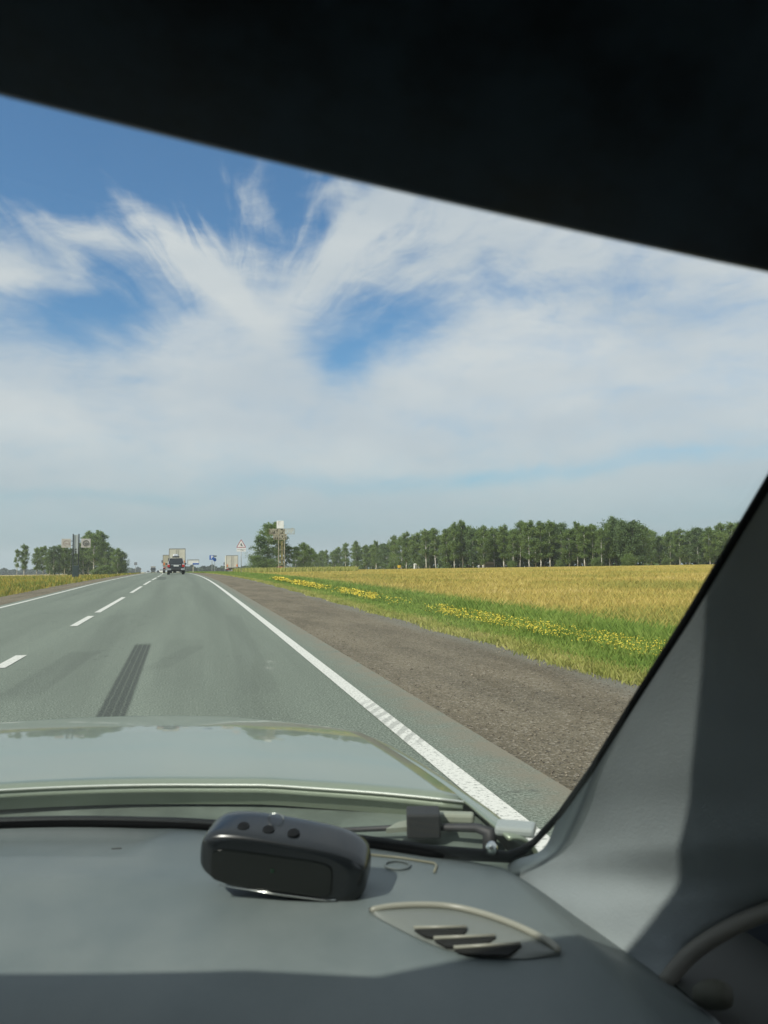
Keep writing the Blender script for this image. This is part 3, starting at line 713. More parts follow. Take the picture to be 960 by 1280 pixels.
def body_panel(prof2, hw, hw_top, zs, L=None):
    """closed side outline (y,z) extruded across, narrowing above zs"""
    b = MB(); 
    def hwid(z): return hw if z <= zs else hw - (hw - hw_top) * min(1, (z - zs) / .55)
    n = len(prof2); V = [(-hwid(z), y, z) for y, z in prof2] + [(hwid(z), y, z) for y, z in prof2]
    b.add(V, [tuple(range(n-1, -1, -1)), tuple(range(n, 2*n))] + [(i, (i+1) % n, n + (i+1) % n, n + i) for i in range(n)]); return b
def suv(x, y, label, rz):
    e = empty('off_road_car', (x, y, ground(x, y) + .04), rz)
    lower = body_panel([(.0, .45), (0, 1.12), (.25, 1.16), (4.6, 1.12), (4.75, .95), (4.75, .45)], .93, .93, 9)
    bd = lower.build('body', M_black, e, bevel=.06)
    cabn = body_panel([(.03, 1.12), (.12, 1.55), (.30, 1.84), (2.4, 1.86), (3.3, 1.14)], .90, .70, 1.15)
    cb = cabn.build('cabin', M_black, e, bevel=.05)
    w_ = MB(); w_.prism([(-.68, 1.2), (.68, 1.2), (.60, 1.66), (-.60, 1.66)], 0, .02, lambda a, b_, c_: (a, .04 + (b_-1.12)*.235 - .03 + c_, b_)); w_.build('rear_window', M_glass, cb)
    for s in (-1, 1):
        q = MB(); q.prism([(s*.86, .52), (s*.86, 1.15), (s*.70, 1.72), (s*.74, 1.74), (s*.945, 1.15), (s*.945, .52)], -.02, .5, lambda a, b_, c_: (a, c_ + (0 if b_ < 1.2 else .18), b_))
        q.build('rear_pillar', M_silver, e, bevel=.01)
        t = MB(); t.box((s*.80, -.05, 1.0), (.26, .07, .34)); t.build('taillight', M_red, e, bevel=.02)
        r_ = MB(); r_.box((s*.80, -.06, 1.16), (.22, .06, .07)); r_.build('reversing_light', M_plate, e)
        m = MB(); m.box((s*1.05, 3.0, 1.22), (.24, .12, .2)); m.build('mirror', M_blk, e, bevel=.03)
        k = MB(); k.box((s*.74, -.1, .58), (.42, .16, .2)); k.build('bumper_corner', M_silver, e, bevel=.03)
        for yy in (.95, 3.8): wheel(e, s*.82, yy, .38, .27)
        rl = MB(); rl.tube([(s*.66, .4, 1.93), (s*.66, 2.2, 1.93)], .025, 6); rl.build('roof_rail', M_blk, e)
    b = MB(); b.box((0, -.08, .6), (1.3, .18, .26)); b.box((0, 0.1, .42), (1.5, .3, .16)); b.build('bumper', M_blk, e, bevel=.03)
    p = MB(); p.box((.02, -.04, .98), (.56, .03, .12)); p.build('number_plate', M_plate, e)
    tr = MB(); tr.box((0, -.02, 1.09), (1.1, .05, .06)); tr.build('tailgate_trim', M_silver, e)
    tag(e, label, 'car')
    # load on the roof
    r_ = empty('roof_load', (x + math.sin(-rz)*.9, y + .9, ground(x, y) + .04 + 1.93), rz)
    l = MB(); l.box((-.02, 0, .06), (.78, 1.1, .12)); l.build('tray', M_blk, r_)
    l = MB(); l.box((-.02, 0, .25), (.64, .9, .28), taper=.8); l.build('wrapped_bundle', mat('foil_wrap', (.40, .42, .45), .45, .2, var=.3, vscale=5), r_, bevel=.08)
    tag(r_, 'silver wrapped bundle tied on the roof of the off-road car', 'luggage')
ysv = 90.0
suv(lane_x(220, ysv), ysv, 'dark off-road car with silver sides and red taillights driving ahead', R(1.2))

def sedan(x, y, label, rz, paint, name='car', group=None, dz=.04):
    e = empty(name, (x, y, ground(x, y) + dz), rz)
    body_panel([(0, .32), (.02, .85), (.5, .92), (4.2, .78), (4.35, .5), (4.35, .32)], .86, .86, 9).build('body', paint, e, bevel=.07)
    cb = body_panel([(.35, .9), (.95, 1.38), (2.2, 1.42), (3.2, .86)], .80, .62, .9).build('cabin', paint, e, bevel=.05)
    for (y0, z0, y1, z1) in ((.40, .97, .88, 1.32), (3.1, .95, 2.35, 1.35)):
        g_ = MB(); s_ = -.03 if y0 < 1 else .03
        g_.add([(-.68, y0 + s_, z0), (.68, y0 + s_, z0), (.58, y1 + s_, z1), (-.58, y1 + s_, z1), (-.68, y0, z0 - .01), (.68, y0, z0 - .01), (.58, y1, z1), (-.58, y1, z1)],
               [(0, 1, 2, 3), (7, 6, 5, 4), (0, 4, 5, 1), (1, 5, 6, 2), (2, 6, 7, 3), (3, 7, 4, 0)])
        g_.build('rear_window' if y0 < 1 else 'windscreen', M_glass, cb)
    for s in (-1, 1):
        g_ = MB(); g_.prism([(.85, .95), (1.1, 1.32), (2.15, 1.35), (2.9, .93)], 0, .02, lambda a, b_, c_: (s*(.80 + .012 - (b_ - .9)*.33 + c_*.5), a, b_)); g_.build('side_window', M_glass, cb)
        t = MB(); t.box((s*.68, -.02, .72), (.3, .06, .16)); t.build('taillight', M_red, e)
        t = MB(); t.box((s*.66, 4.34, .64), (.32, .05, .14)); t.build('headlight', M_plate, e)
        for yy in (.8, 3.45): wheel(e, s*.76, yy, .31, .2)
        m = MB(); m.box((s*.95, 2.9, .95), (.18, .1, .13)); m.build('mirror', M_blk, e)
    p = MB(); p.box((0, -.03, .6), (.52, .02, .11)); p.build('number_plate', M_plate, e)
    tag(e, label, 'car', group); return e
# oncoming traffic over the crest
def oncoming(px, y, fn, *a, **k): return fn(lane_x(px, y), y, *a, **k)
o_ = lorry(lane_x(191.5, 455), 455, 'oncoming lorry with a pale trailer coming over the crest', R(180 + 2.6), cab=mat('dark_cab', (.08, .09, .09), .5), box=mat('grey_tarp', (.36, .34, .29), .8), L=9.0, H=3.9, group=None)
sedan(lane_x(201.6, 330), 330, 'white oncoming car right behind the lane line at the crest', R(182), M_white)
sedan(lane_x(198, 420), 420, 'dark oncoming car following the oncoming lorry', R(182), M_black)
sedan(lane_x(186, 445), 440, 'small pale oncoming car left of the oncoming lorry', R(182), M_silver)
sedan(*put(353, 196), 'silver car parked under the rusty sign tower', R(-75), M_silver)
sedan(*put(357.0, 193), 'red car parked behind the silver one at the sign tower', R(35), M_redp)
sedan(*put(361, 197), 'dark blue car parked right of the red one at the sign tower', R(-60), mat('navy_paint', (.02, .03, .05), .3, coat=.5))

# ------------------------------------------------------------------ signs
M_pole = mat('galvanised_pole', (.42, .43, .42), .5, .4, var=.1); M_signw = mat('sign_white', (.80, .78, .78), .4); M_signr = mat('sign_red', (.38, .03, .035), .4)
M_blue = mat('sign_blue', (.01, .10, .42), .4); M_rust = mat('weathered_metal', (.30, .27, .19), .85, var=.35, vscale=2.5); M_ink = mat('black_ink', (.02, .02, .02), .6)
M_post = mat('black_post', (.022, .03, .03), .5, var=.2)
def text_mesh(name, s, size, m, parent, loc, depth=.03, rot=(math.pi/2, 0, 0), bold=0.0, width=None, align='CENTER'):
    c = bpy.data.curves.new(name, 'FONT'); c.body = s; c.size = size; c.extrude = depth; c.offset = bold; c.align_x = align; c.align_y = 'CENTER'
    o = bpy.data.objects.new(name, c); col.objects.link(o); dg = bpy.context.evaluated_depsgraph_get()
    me = bpy.data.meshes.new_from_object(o.evaluated_get(dg)); bpy.data.objects.remove(o); me.materials.clear(); me.materials.append(m); me.name = name
    n = bpy.data.objects.new(name, me); col.objects.link(n); n.parent = parent; n.location = loc; n.rotation_euler = rot
    if width: k = width / max(1e-3, max(v.co.x for v in me.vertices) - min(v.co.x for v in me.vertices)); n.scale = (k, 1, 1)
    return n
# warning triangle
y0 = 88.0; x0 = lane_x(301.5, y0); z0 = ground(x0, y0); e = empty('warning_sign', (x0, y0, z0), R(3))
top = height(302, 674, y0, x0, y0)
b = MB(); b.tube([(0, .05, 0), (0, .05, top - .3)], .045, 10); b.build('pole', M_pole, e, True)
def tri(s, zc, y, t, r=.06):
    pts = []
    for k in range(3):
        a = math.pi/2 + k*2*math.pi/3; cx, cz = (s/math.sqrt(3) - 2*r)*math.cos(a), (s/math.sqrt(3) - 2*r)*math.sin(a)
        for j in range(-2, 3): aa = a + j*math.pi/6; pts.append((cx + r*math.cos(aa), zc + cz + r*math.sin(aa)))
    m = MB(); m.prism(pts, y, y + t, lambda a, b_, c_: (a, c_, b_)); return m
zc = top - .62
tri(1.12, zc, 0, .02).build('red_border', M_signr, e); fc_ = tri(.90, zc, -.006, .006, .03).build('white_face', M_signw, e)
b = MB(); b.box((0, -.012, zc + .02), (.07, .008, .34)); b.box((.07, -.012, zc - .04), (.07, .007, .28), Matrix.Rotation(R(-35), 3, 'Y')); b.box((-.05, -.012, zc + .02), (.1, .006, .06)); b.build('symbol', M_ink, fc_)
b = MB(); b.box((0, 0, zc - .56), (1.02, .02, .42)); pl = b.build('distance_plate', M_signw, e)
b = MB(); b.box((0, -.014, zc - .53), (.9, .006, .025)); b.box((.12, -.014, zc - .62), (.3, .006, .035), Matrix.Rotation(R(25), 3, 'Y')); b.box((-.05, -.014, zc - .61), (.04, .006, .07)); b.build('plate_marking', M_ink, pl)
tag(e, 'triangular warning sign with white plate on a tall grey pole right of the road', 'road sign')
# blue parking sign and small one
y0 = 165.0; x0 = lane_x(265, y0); e = empty('parking_sign', (x0, y0, ground(x0, y0)), 0); tp = height(265, 694, y0, x0, y0)
b = MB(); b.tube([(0, .05, 0), (0, .05, tp - .2)], .06, 8); b.build('pole', M_pole, e)
b = MB(); b.box((-.05, 0, tp - .48), (.95, .03, .95)); f_ = b.build('panel', M_blue, e); text_mesh('letter', 'P', .95, M_signw, f_, (-.02, -.02, tp - .48), .004, bold=.02)
tag(e, 'blue square parking sign on a pole left of the parked lorry', 'road sign')
y0 = 160.0; x0 = lane_x(268.5, y0); e = empty('blue_sign', (x0, y0, ground(x0, y0)), R(25)); tp = height(268, 699, y0, x0, y0)
b = MB(); b.tube([(0, .05, 0), (0, .05, tp + .75)], .05, 8); b.build('pole', M_pole, e)
b = MB(); b.prism([(math.cos(a*math.pi/8)*.36, tp - .1 + math.sin(a*math.pi/8)*.36) for a in range(16)], 0, .03, lambda a, b_, c_: (a, c_, b_)); b.build('disc', M_blue, e)
b = MB(); b.box((.05, 0, tp + .62), (.7, .03, .3)); b.build('top_plate', mat('grey_back', (.2, .22, .24), .5), e)
tag(e, 'small round blue sign below a grey plate, right of the parking sign', 'road sign')
# billboard
y0 = 185.0; x0 = lane_x(241.5, y0); e = empty('billboard', (x0, y0, ground(x0, y0)), R(2)); tp = height(241, 699.5, y0, x0, y0)
b = MB(); b.tube([(0, .1, 0), (0, .1, tp - 1.2)], .1, 8); b.build('post', mat('cream_post', (.5, .46, .36), .6), e)
b = MB(); b.box((0, 0, tp - .58), (2.5, .12, 1.15)); pb = b.build('panel', M_white, e)
b = MB(); b.box((.55, -.07, tp - .98), (1.38, .02, .3)); b.build('blue_band', M_blue, pb)
b = MB(); b.box((0, -.065, tp - .02), (2.6, .14, .06)); b.box((0, -.065, tp - 1.18), (2.6, .14, .06)); b.box((-1.28, -.065, tp - .6), (.06, .14, 1.2)); b.box((1.28, -.065, tp - .6), (.06, .14, 1.2)); b.build('frame', M_frame, e)
tag(e, 'white billboard with a blue strip at its bottom on one post', 'billboard')
# the black twin-post sign on the left
D0 = 94.0; x0, y0 = put(94.5, D0); e = empty('twin_post_sign', (x0, y0, ground(x0, y0)), R(6)); s1 = D0 / F
H0 = height(94, 667.5, D0, x0, y0)
for s in (-1, 1):
    b = MB(); b.box((s*3.05*s1, 0, H0/2), (1.35*s1, .16, H0)); b.build('post', M_post, e, bevel=.01)
    b = MB()
    zc = height(94, 679, D0, x0, y0); cx = s*10.6*s1 + (.1*s1)
    b.box((cx, 0, zc), (10.2*s1, .08, 10.4*s1)); pn = b.build('square_panel', mat('panel_grey', (.46, .44, .42), .6, var=.12, vscale=3), e, bevel=.01)
    r_ = MB(); rr = 3.1*s1; pts = [(cx + rr*math.cos(a*math.pi/14), -.055, zc + rr*math.sin(a*math.pi/14)) for a in range(-3, 22)] 
    if s > 0: r_.tube(pts, .045, 6); r_.tube([(cx + .6*s1, -.05, zc - .9*s1), (cx + .6*s1, -.07, zc - .9*s1)], .19, 14)
    else: r_.tube(pts, .018, 6); r_.tube([(cx - 1.6*s1, -.05, zc - .5*s1), (cx + 1.6*s1, -.05, zc - .5*s1)], .022, 6)
    r_.build('ring_emblem', mat('emblem_grey', (.13, .13, .13), .6) if s > 0 else mat('faded_red', (.32, .22, .22), .7), pn)
    b = MB(); b.box((s*4.8*s1, 0, zc + 2.5*s1), (2.4*s1, .05, .06)); b.box((s*4.8*s1, 0, zc - 2.5*s1), (2.4*s1, .05, .06)); b.build('bracket', M_post, e)
zb = height(94, 707, D0, x0, y0)
b = MB(); b.box((.0, -.01, zb/2), (6.9*s1, .3, zb)); b.build('base_box', mat('base_dark', (.025, .045, .05), .5, var=.2), e, bevel=.02)
b = MB(); zt = height(94, 668.5, D0, x0, y0); zl = height(94, 692, D0, x0, y0); b.box((0, .02, (zt+zl)/2), (4.3*s1, .02, zt - zl)); mp_ = b.build('middle_panel', mat('pale_panel', (.42, .47, .49), .4), e)
for i_, (zz, ch) in enumerate(((693.5-7, 0), (688.5, 0))):
    pass
b = MB()
for r_i, pyy in enumerate((686.5, 689.0, 691.0)):
    z_ = height(94, pyy, D0, x0, y0); b.box((0, -.0, z_), (1.2*s1, .02, .12)); b.box((-.09, 0, z_ - .05), (.04, .02, .12))
b.build('lettering', M_ink, mp_)
tag(e, 'black twin-post sign with two square ringed panels and dark base', 'sign')
# rusty sign tower with lettering
D0 = 150.0; x0, y0 = put(352, D0); e = empty('sign_tower', (x0, y0, ground(x0, y0)), R(-8)); s1 = D0 / F
zt = lambda py: height(352, py, D0, x0, y0)
for s in (-1, 1):
    b = MB(); b.box((s*3.6*s1, 0, zt(661)/2), (1.15*s1, .22, zt(661))); b.build('post', M_rust, e)
b = MB()
for py in (674.5, 687.5, 706, 700): b.box((0, 0, zt(py)), (7*s1, .12, .09))
b.build('cross_bars', M_rust, e)
b = MB(); b.box((.5*s1, .09, (zt(676)+zt(706))/2), (3.0*s1, .03, zt(676)-zt(706))); b.build('centre_board', mat('mossy_board', (.19, .17, .07), .9, var=.4, vscale=3), e)
def board(name, x_l, x_r, py0, py1, word, wpx):
    cx = ((x_l + x_r)/2 - 352)*s1; wd_ = (x_r - x_l)*s1; za, zb_ = zt(py0), zt(py1)
    b = MB(); b.box((cx, 0, za), (wd_, .12, .1)); b.box((cx, 0, zb_), (wd_, .12, .1)); b.box((cx - wd_/2, 0, (za+zb_)/2), (.08, .12, za-zb_)); b.box((cx + wd_/2, 0, (za+zb_)/2), (.08, .12, za-zb_))
    fr = b.build(name, M_rust, e)
    text_mesh('lettering', word, (za-zb_)*1.12, mat('weathered_letters', (.46, .43, .33), .8, var=.2), fr, (cx, -.06, (za+zb_)/2), .04, bold=.02, width=wd_*.93)
    return fr
board('upper_name_board', 337, 368, 661.2, 667.5, 'УВЕЛЬСКИЙ', 31)
b = MB(); b.box((-6*s1, .08, zt(664.4)), (18*s1, .03, 5.6*s1)); b.build('backing_sheet', mat('faded_sheet', (.17, .16, .11), .9, var=.3, vscale=2), e)
b = MB(); b.box((-2.0*s1, .08, zt(671)), (15.6*s1, .03, 5.2*s1)); b.build('backing_sheet', MATS['faded_sheet'], e)
board('lower_name_board', 342, 358.5, 668.2, 674, 'РАЙОН', 16)
b = MB(); b.box((-1.4*s1, -.05, zt(655.8)), (8.8*s1, .25, 9.6*s1)); wp = b.build('white_crest_box', M_white, e, bevel=.03)
b = MB(); b.box((-3.2*s1, -.19, zt(654)), (.08, .02, .8)); b.box((-2.2*s1, -.19, zt(651.9)), (.35, .02, .05)); b.build('crest_mark', mat('faint_grey', (.4, .4, .38), .7), wp)
tag(e, 'rusty lattice sign tower with weathered letters and a white square on top', 'sign')
# far sign on the left horizon and a thin pole
x0, y0 = put(169.5, 250); e = empty('far_sign', (x0, y0, ground(x0, y0)), 0); tp = height(169, 703, 250, x0, y0)
b = MB(); b.tube([(0, 0, 0), (0, 0, tp)], .06, 6); b.build('pole', M_pole, e); b = MB(); b.box((0, -.08, tp - .4), (.9, .03, .9)); b.build('panel', mat('grey_back', (.2, .22, .24), .5), e)
tag(e, 'far grey square road sign right of the left clump of trees', 'road sign')
x0, y0 = put(175.5, 300); e = empty('marker_post', (x0, y0, ground(x0, y0)), 0); tp = height(175, 711, 300, x0, y0)
b = MB(); b.tube([(0, 0, 0), (0, 0, tp)], .07, 6); b.build('pole', M_pole, e); b = MB(); b.box((0, -.09, tp - .3), (.5, .04, .6)); b.build('cap', M_frame, e)
tag(e, 'short far post beside the road left of the oncoming traffic', 'post')
# things at the foot of the wood
x0, y0 = put(499, 290); e = empty('gas_box', (x0, y0, ground(x0, y0)), R(10))
b = MB(); b.box((0, 0, 1.35), (1.0, .6, 1.0)); b.build('cabinet', mat('yellow_paint', (.75, .5, .03), .5), e, bevel=.03)
b = MB(); b.tube([(-.4, 0, 0), (-.4, 0, .9)], .05, 6); b.tube([(.4, 0, 0), (.4, 0, .9)], .05, 6); b.build('stand', M_pole, e); tag(e, 'yellow utility box at the edge of the wood', 'utility box')
x0, y0 = put(519, 280); e = empty('white_kiosk', (x0, y0, ground(x0, y0)), R(10))
b = MB(); b.box((0, 0, 1.0), (.9, .7, 2.0)); k_ = b.build('body', M_white, e, bevel=.02); b = MB(); b.prism([(-.6, 2.0), (.6, 2.0), (0, 2.35)], -.45, .45, lambda a, b_, c_: (a, c_, b_)); b.build('roof', M_white, e)
b = MB(); b.box((.05, -.36, .95), (.6, .02, 1.6)); b.build('door', mat('grey_back', (.2, .22, .24), .5), k_); tag(e, 'small white kiosk right of the yellow box at the wood', 'kiosk')
x0, y0 = put(609, 268); e = empty('shed', (x0, y0, ground(x0, y0)), R(15))
b = MB(); b.box((0, 0, .9), (4.0, 2.5, 1.8)); b.build('wall', mat('shed_wall', (.2, .19, .16), .8, var=.2), e); b = MB(); b.prism([(-2.4, 1.8), (2.4, 1.8), (1.6, 2.5), (-1.6, 2.5)], -1.5, 1.5, lambda a, b_, c_: (a, c_, b_)); b.build('roof', mat('shed_roof', (.30, .29, .27), .7, var=.2), e)
tag(e, 'low grey shed among the birch trunks', 'shed')
for i_, (px, lab) in enumerate([(598.5, 'left one of two small white markers near the shed'), (603.5, 'right one of two small white markers, nearer the shed')]):
    x0, y0 = put(px, 262); e = empty('marker_post', (x0, y0, ground(x0, y0)), 0)
    b = MB(); b.box((0, 0, .55), (.18, .18, 1.1)); b.build('post', M_signw, e); b = MB(); b.box((0, 0, 1.2), (.5, .1, .3)); b.build('plate', M_signw, e); tag(e, lab, 'marker', 'white markers by the shed')

# ------------------------------------------------------------------ the car around the camera
CAR = empty('car', (-.37, .3, 0)); tag(CAR, 'car the view is taken from, with grey dashboard and pale green silver hood', 'car')
CX = -.37
def carpart(mb, name, m, parent=None, **k):
    o = mb.build(name, m, None, **k); p = parent or CAR; o.parent = p
    o.matrix_parent_inverse = Matrix.Translation(-Vector(CAR.location)) if p is CAR else Matrix.Identity(4)
    return o
def dash_mat():
    m, t, b, q = custom('dash_plastic', .5, .45)
    o = t.nodes.new('ShaderNodeTexCoord').outputs['Object']
    n = q.noise(o, 6, 5, .6)
    t.links.new(q.mix(q.ramp(n, .3, .7), (.112, .138, .138), (.150, .175, .172)), b.inputs['Base Color'])
    t.links.new(q.ramp(n, .3, .7, .42, .56), b.inputs['Roughness'])
    bn = t.nodes.new('ShaderNodeBump'); bn.inputs['Strength'].default_value = .5; bn.inputs['Distance'].default_value = .0008
    t.links.new(q.noise(o, 900, 3, .6), bn.inputs['Height']); t.links.new(bn.outputs[0], b.inputs['Normal']); return m
M_dash = dash_mat()
M_trim = mat('pillar_trim', (.27, .305, .315), .65, var=.05, vscale=12, bump=.3, bscale=500)
M_visor = mat('visor_vinyl', (.022, .040, .066), .5, var=.7, vscale=13, spec=.25)  # mottling painted in for the cloudy reflection on the visor
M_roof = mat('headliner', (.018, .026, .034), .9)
M_rub = mat('rubber_seal', (.007, .008, .009), .75, spec=.2)
def hood_mat():
    m = mat('car_paint', (.21, .25, .185), .32, .3, coat=.75); b = m.node_tree.nodes['Principled BSDF']; b.inputs['Coat Roughness'].default_value = .03; return m
M_hood = hood_mat()
def yb(x): return 1.15 - .66 * (x - CX) ** 2          # foot of the windscreen
ZD = EYE.z - .335
tprof = pchip([-.05, 0, .05, .16, .28, .36, .42, .47, .52, .56, .58], [-.012, 0, .003, .002, -.008, -.022, -.045, -.08, -.15, -.28, -.45])
def dash_z(x, y):
    t = yb(x) - y; z = ZD + float(tprof(t))
    # shallow tray sunk into the left part, near the glass
    s = 1 / (1 + math.exp((x + .055 + .3*(t - .06)) / .010)) * 1 / (1 + math.exp((t - .105) / .006)) * 1 / (1 + math.exp(-(t - .01) / .004))
    z -= .015 * s
    # soft ridge across the pad
    z += .004 * math.exp(-((t - .19) / .03) ** 2)
    e = max(0, x - .34); z -= e * .5
    return z
P = []
for t in np.concatenate([np.linspace(-.04, .3, 70), np.linspace(.31, .58, 34)]):
    P.append([(x, yb(x) - t, dash_z(x, yb(x) - t)) for x in np.linspace(-1.14, .44, 160)])
mb = MB(); mb.grid(P); DASHB = carpart(mb, 'dashboard', M_dash, smooth=True, solid=-.004)
mb = MB(); mb.box((CX, .45, ZD - .5), (1.6, .04, .6)); carpart(mb, 'lower_dashboard', M_dash)
# black seal at the foot of the glass and up the pillar
BX = .375
pil = [on_x(px, py, BX) for px, py in ((668, 1052), (700, 1018), (740, 962), (800, 866), (860, 772), (920, 672), (960, 605), (1010, 520), (1060, 430), (1100, 350))]
foot = [Vector((x, yb(x) + .004, dash_z(x, yb(x)) + .004)) for x in np.linspace(-1.14, .27, 40)]
corner = [on_x(654, 1063, .365), on_x(636, 1071, .352)]
mb = MB(); mb.tube(foot + corner[::-1] + pil, [.0080]*len(foot) + [.0065, .005] + [.0036]*len(pil), 8); carpart(mb, 'windscreen_seal', M_rub, smooth=True)
# windscreen: curved laminated sheet
def glass_mat():
    m = bpy.data.materials.new('windscreen_glass'); m.use_nodes = True; t = m.node_tree; t.nodes.clear()
    tr = t.nodes.new('ShaderNodeBsdfTransparent'); tr.inputs[0].default_value = (.965, .985, .975, 1)
    gl = t.nodes.new('ShaderNodeBsdfGlossy'); gl.inputs['Roughness'].default_value = .015
    lw = t.nodes.new('ShaderNodeLayerWeight'); lw.inputs[0].default_value = .5; q = G(t)
    fr = q.m('MULTIPLY_ADD', q.m('POWER', lw.outputs['Facing'], 5.0), .95, .028)
    mx = t.nodes.new('ShaderNodeMixShader'); o = t.nodes.new('ShaderNodeOutputMaterial')
    t.links.new(fr, mx.inputs[0]); t.links.new(tr.outputs[0], mx.inputs[1]); t.links.new(gl.outputs[0], mx.inputs[2]); t.links.new(mx.outputs[0], o.inputs[0]); return m
top_c = Vector((0, 0, 0))
def ws(u, v):     # u -1..1 across, v 0..1 up
    xb = CX + .755 * u; xt = CX + .752 * u
    B = Vector((xb, yb(xb) + .012, ZD - .012)); T = Vector((xt, .36 - .16 * u * u, EYE.z + .245))
    p = B.lerp(T, v); n = Vector((0, .62, .72)); return p + n * (.03 * math.sin(math.pi * v))
mb = MB(); mb.grid([[ws(u, v) for u in np.linspace(-1, 1, 40)] for v in np.linspace(0, 1, 24)])
WS = carpart(mb, 'windscreen', glass_mat(), smooth=True)
k = WS.modifiers.new('solid', 'SOLIDIFY'); k.thickness = .0045
# pillar trim
def catmull(pts, n):
    out = []
    for i in range(len(pts) - 1):
        p0, p1, p2, p3 = pts[max(i-1, 0)], pts[i], pts[i+1], pts[min(i+2, len(pts)-1)]
        for j in range(n):
            t = j / n; out.append(.5 * ((2*p1) + (p2-p0)*t + (2*p0-5*p1+4*p2-p3)*t*t + (3*p1-p0-3*p2+p3)*t**3))
    out.append(pts[-1]); return out
RX = .50
Lp = [on_x(822, 1231, .40), on_x(770, 1214, .385), on_x(715, 1182, .368), on_x(672, 1135, .355), on_x(634, 1083, .350), on_x(678, 1062, .372)] + [p + Vector((-.001, -.0015, 0)) for p in pil[1:]]
Rp = [on_x(826, 1222, .405), on_x(858, 1184, .43), on_x(905, 1152, .455), on_x(965, 1126, .48), on_x(1050, 1105, .50), on_x(1110, 1040, RX), on_x(1130, 980, RX), on_x(1140, 920, RX), on_x(1140, 840, RX), on_x(1140, 740, RX),
      on_x(1150, 640, RX), on_x(1160, 560, RX), on_x(1180, 470, RX), on_x(1200, 380, RX), on_x(1230, 280, RX)]
Lc, Rc = catmull(Lp, 6), catmull(Rp, 6)
rows = []
for i, (a, b_) in enumerate(zip(Lc, Rc)):
    f = min(1, i / 30); row = []
    bul = Vector((-.020, -.022, .006)) * f
    for t in np.linspace(0, 1, 22):
        row.append(a.lerp(b_, t) + bul * math.sin(math.pi * t) ** .8)
    rows.append(row)
mb = MB(); mb.grid(rows); PT = carpart(mb, 'pillar_trim', M_trim, smooth=True)
# door edge behind the trim: a pale seal and the dark gap
mb = MB(); mb.tube(catmull([p + Vector((-.002, -.006, -.004)) for p in Rp[:5]], 6), [.004] + [.0072] * 24, 10); carpart(mb, 'door_seal', mat('beige_seal', (.19, .185, .16), .6), smooth=True)
DS = Vector((.02, -.01, -.02))
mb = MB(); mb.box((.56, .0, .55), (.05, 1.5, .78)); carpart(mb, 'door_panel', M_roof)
mb = MB(); mb.box((CX - .93, .0, .62), (.05, 1.5, 1.0)); mb.box((CX - .93, -.1, 1.46), (.05, 1.2, .14)); carpart(mb, 'door_panel', M_roof)  # unseen left door, raised to cut the light through its window
mb = MB(); mb.tube([on_x(868, 1247, .405), on_x(893, 1241, .41), on_x(918, 1246, .42)], [.009, .013, .009], 12); carpart(mb, 'door_hinge_cap', mat('beige_plastic', (.06, .062, .045), .7), smooth=True, sub=1)
mb = MB(); mb.box((.475, .53, ZD - .15), (.13, .30, .24)); mb.box((.49, .44, ZD - .06), (.08, .10, .10)); carpart(mb, 'dash_side', mat('dark_trim', (.03, .035, .03), .8))
# roof, rear shell and floor close the cabin, rear windows filled to darken it
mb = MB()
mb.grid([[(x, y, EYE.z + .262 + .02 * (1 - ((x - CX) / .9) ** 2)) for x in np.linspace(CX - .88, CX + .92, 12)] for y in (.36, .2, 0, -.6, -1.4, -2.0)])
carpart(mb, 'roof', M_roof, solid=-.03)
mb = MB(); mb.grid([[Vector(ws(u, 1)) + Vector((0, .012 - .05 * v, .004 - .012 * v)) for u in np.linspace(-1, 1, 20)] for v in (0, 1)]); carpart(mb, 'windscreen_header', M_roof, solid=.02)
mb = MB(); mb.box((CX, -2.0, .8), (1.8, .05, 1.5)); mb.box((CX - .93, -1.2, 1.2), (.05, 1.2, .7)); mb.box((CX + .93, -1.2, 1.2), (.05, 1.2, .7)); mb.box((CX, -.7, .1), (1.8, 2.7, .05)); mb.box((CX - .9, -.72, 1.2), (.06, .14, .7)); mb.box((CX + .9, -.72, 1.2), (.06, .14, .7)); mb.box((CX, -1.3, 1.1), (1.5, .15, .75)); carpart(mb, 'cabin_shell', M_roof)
# sun visor, folded near the roof
va, vb_ = on_z(0, 106, .182), on_z(960, 336, .128)
va = EYE + (va - EYE); dirv = (vb_ - va).normalized()
A0 = va - dirv * .22; B0 = vb_ + dirv * .10; back = Vector((0.0, -.17, .065))
mb = MB(); rows = []
sec = [(0, -.0), (.006, -.008), (.03, -.011), (.5, -.012), (.97, -.011), (1, -.006), (1, .006), (.97, .010), (.5, .012), (.03, .010), (.006, .007)]
nb_ = back.normalized(); up = dirv.cross(back).normalized()
if up.z < 0: up = -up
for t in np.linspace(0, 1, 16):
    c = A0.lerp(B0, t) + nb_ * (.008 * (2*t - 1) ** 2); rows.append([c + back * s_ + up * h_ for s_, h_ in sec] )
mb.grid([r_ + [r_[0]] for r_ in rows]); mb.add(rows[0], [tuple(range(len(sec)))]); mb.add(rows[-1], [tuple(range(len(sec)-1, -1, -1))])
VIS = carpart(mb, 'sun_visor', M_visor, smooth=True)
mb = MB(); shade_edge = [Vector((-.78, .52, EYE.z + .12)), Vector((-.575, .530, EYE.z + .12)), Vector((-.36, .468, EYE.z + .122)), Vector((-.17, .385, EYE.z + .126))]  # unseen driver's visor, added and shaped for its shade on the dash
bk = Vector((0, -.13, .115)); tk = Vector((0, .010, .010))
mb.grid([[p - tk for p in shade_edge], [p + bk - tk for p in shade_edge], [p + bk + tk for p in shade_edge], [p + tk for p in shade_edge], [p - tk for p in shade_edge]]); carpart(mb, 'sun_visor', M_visor)
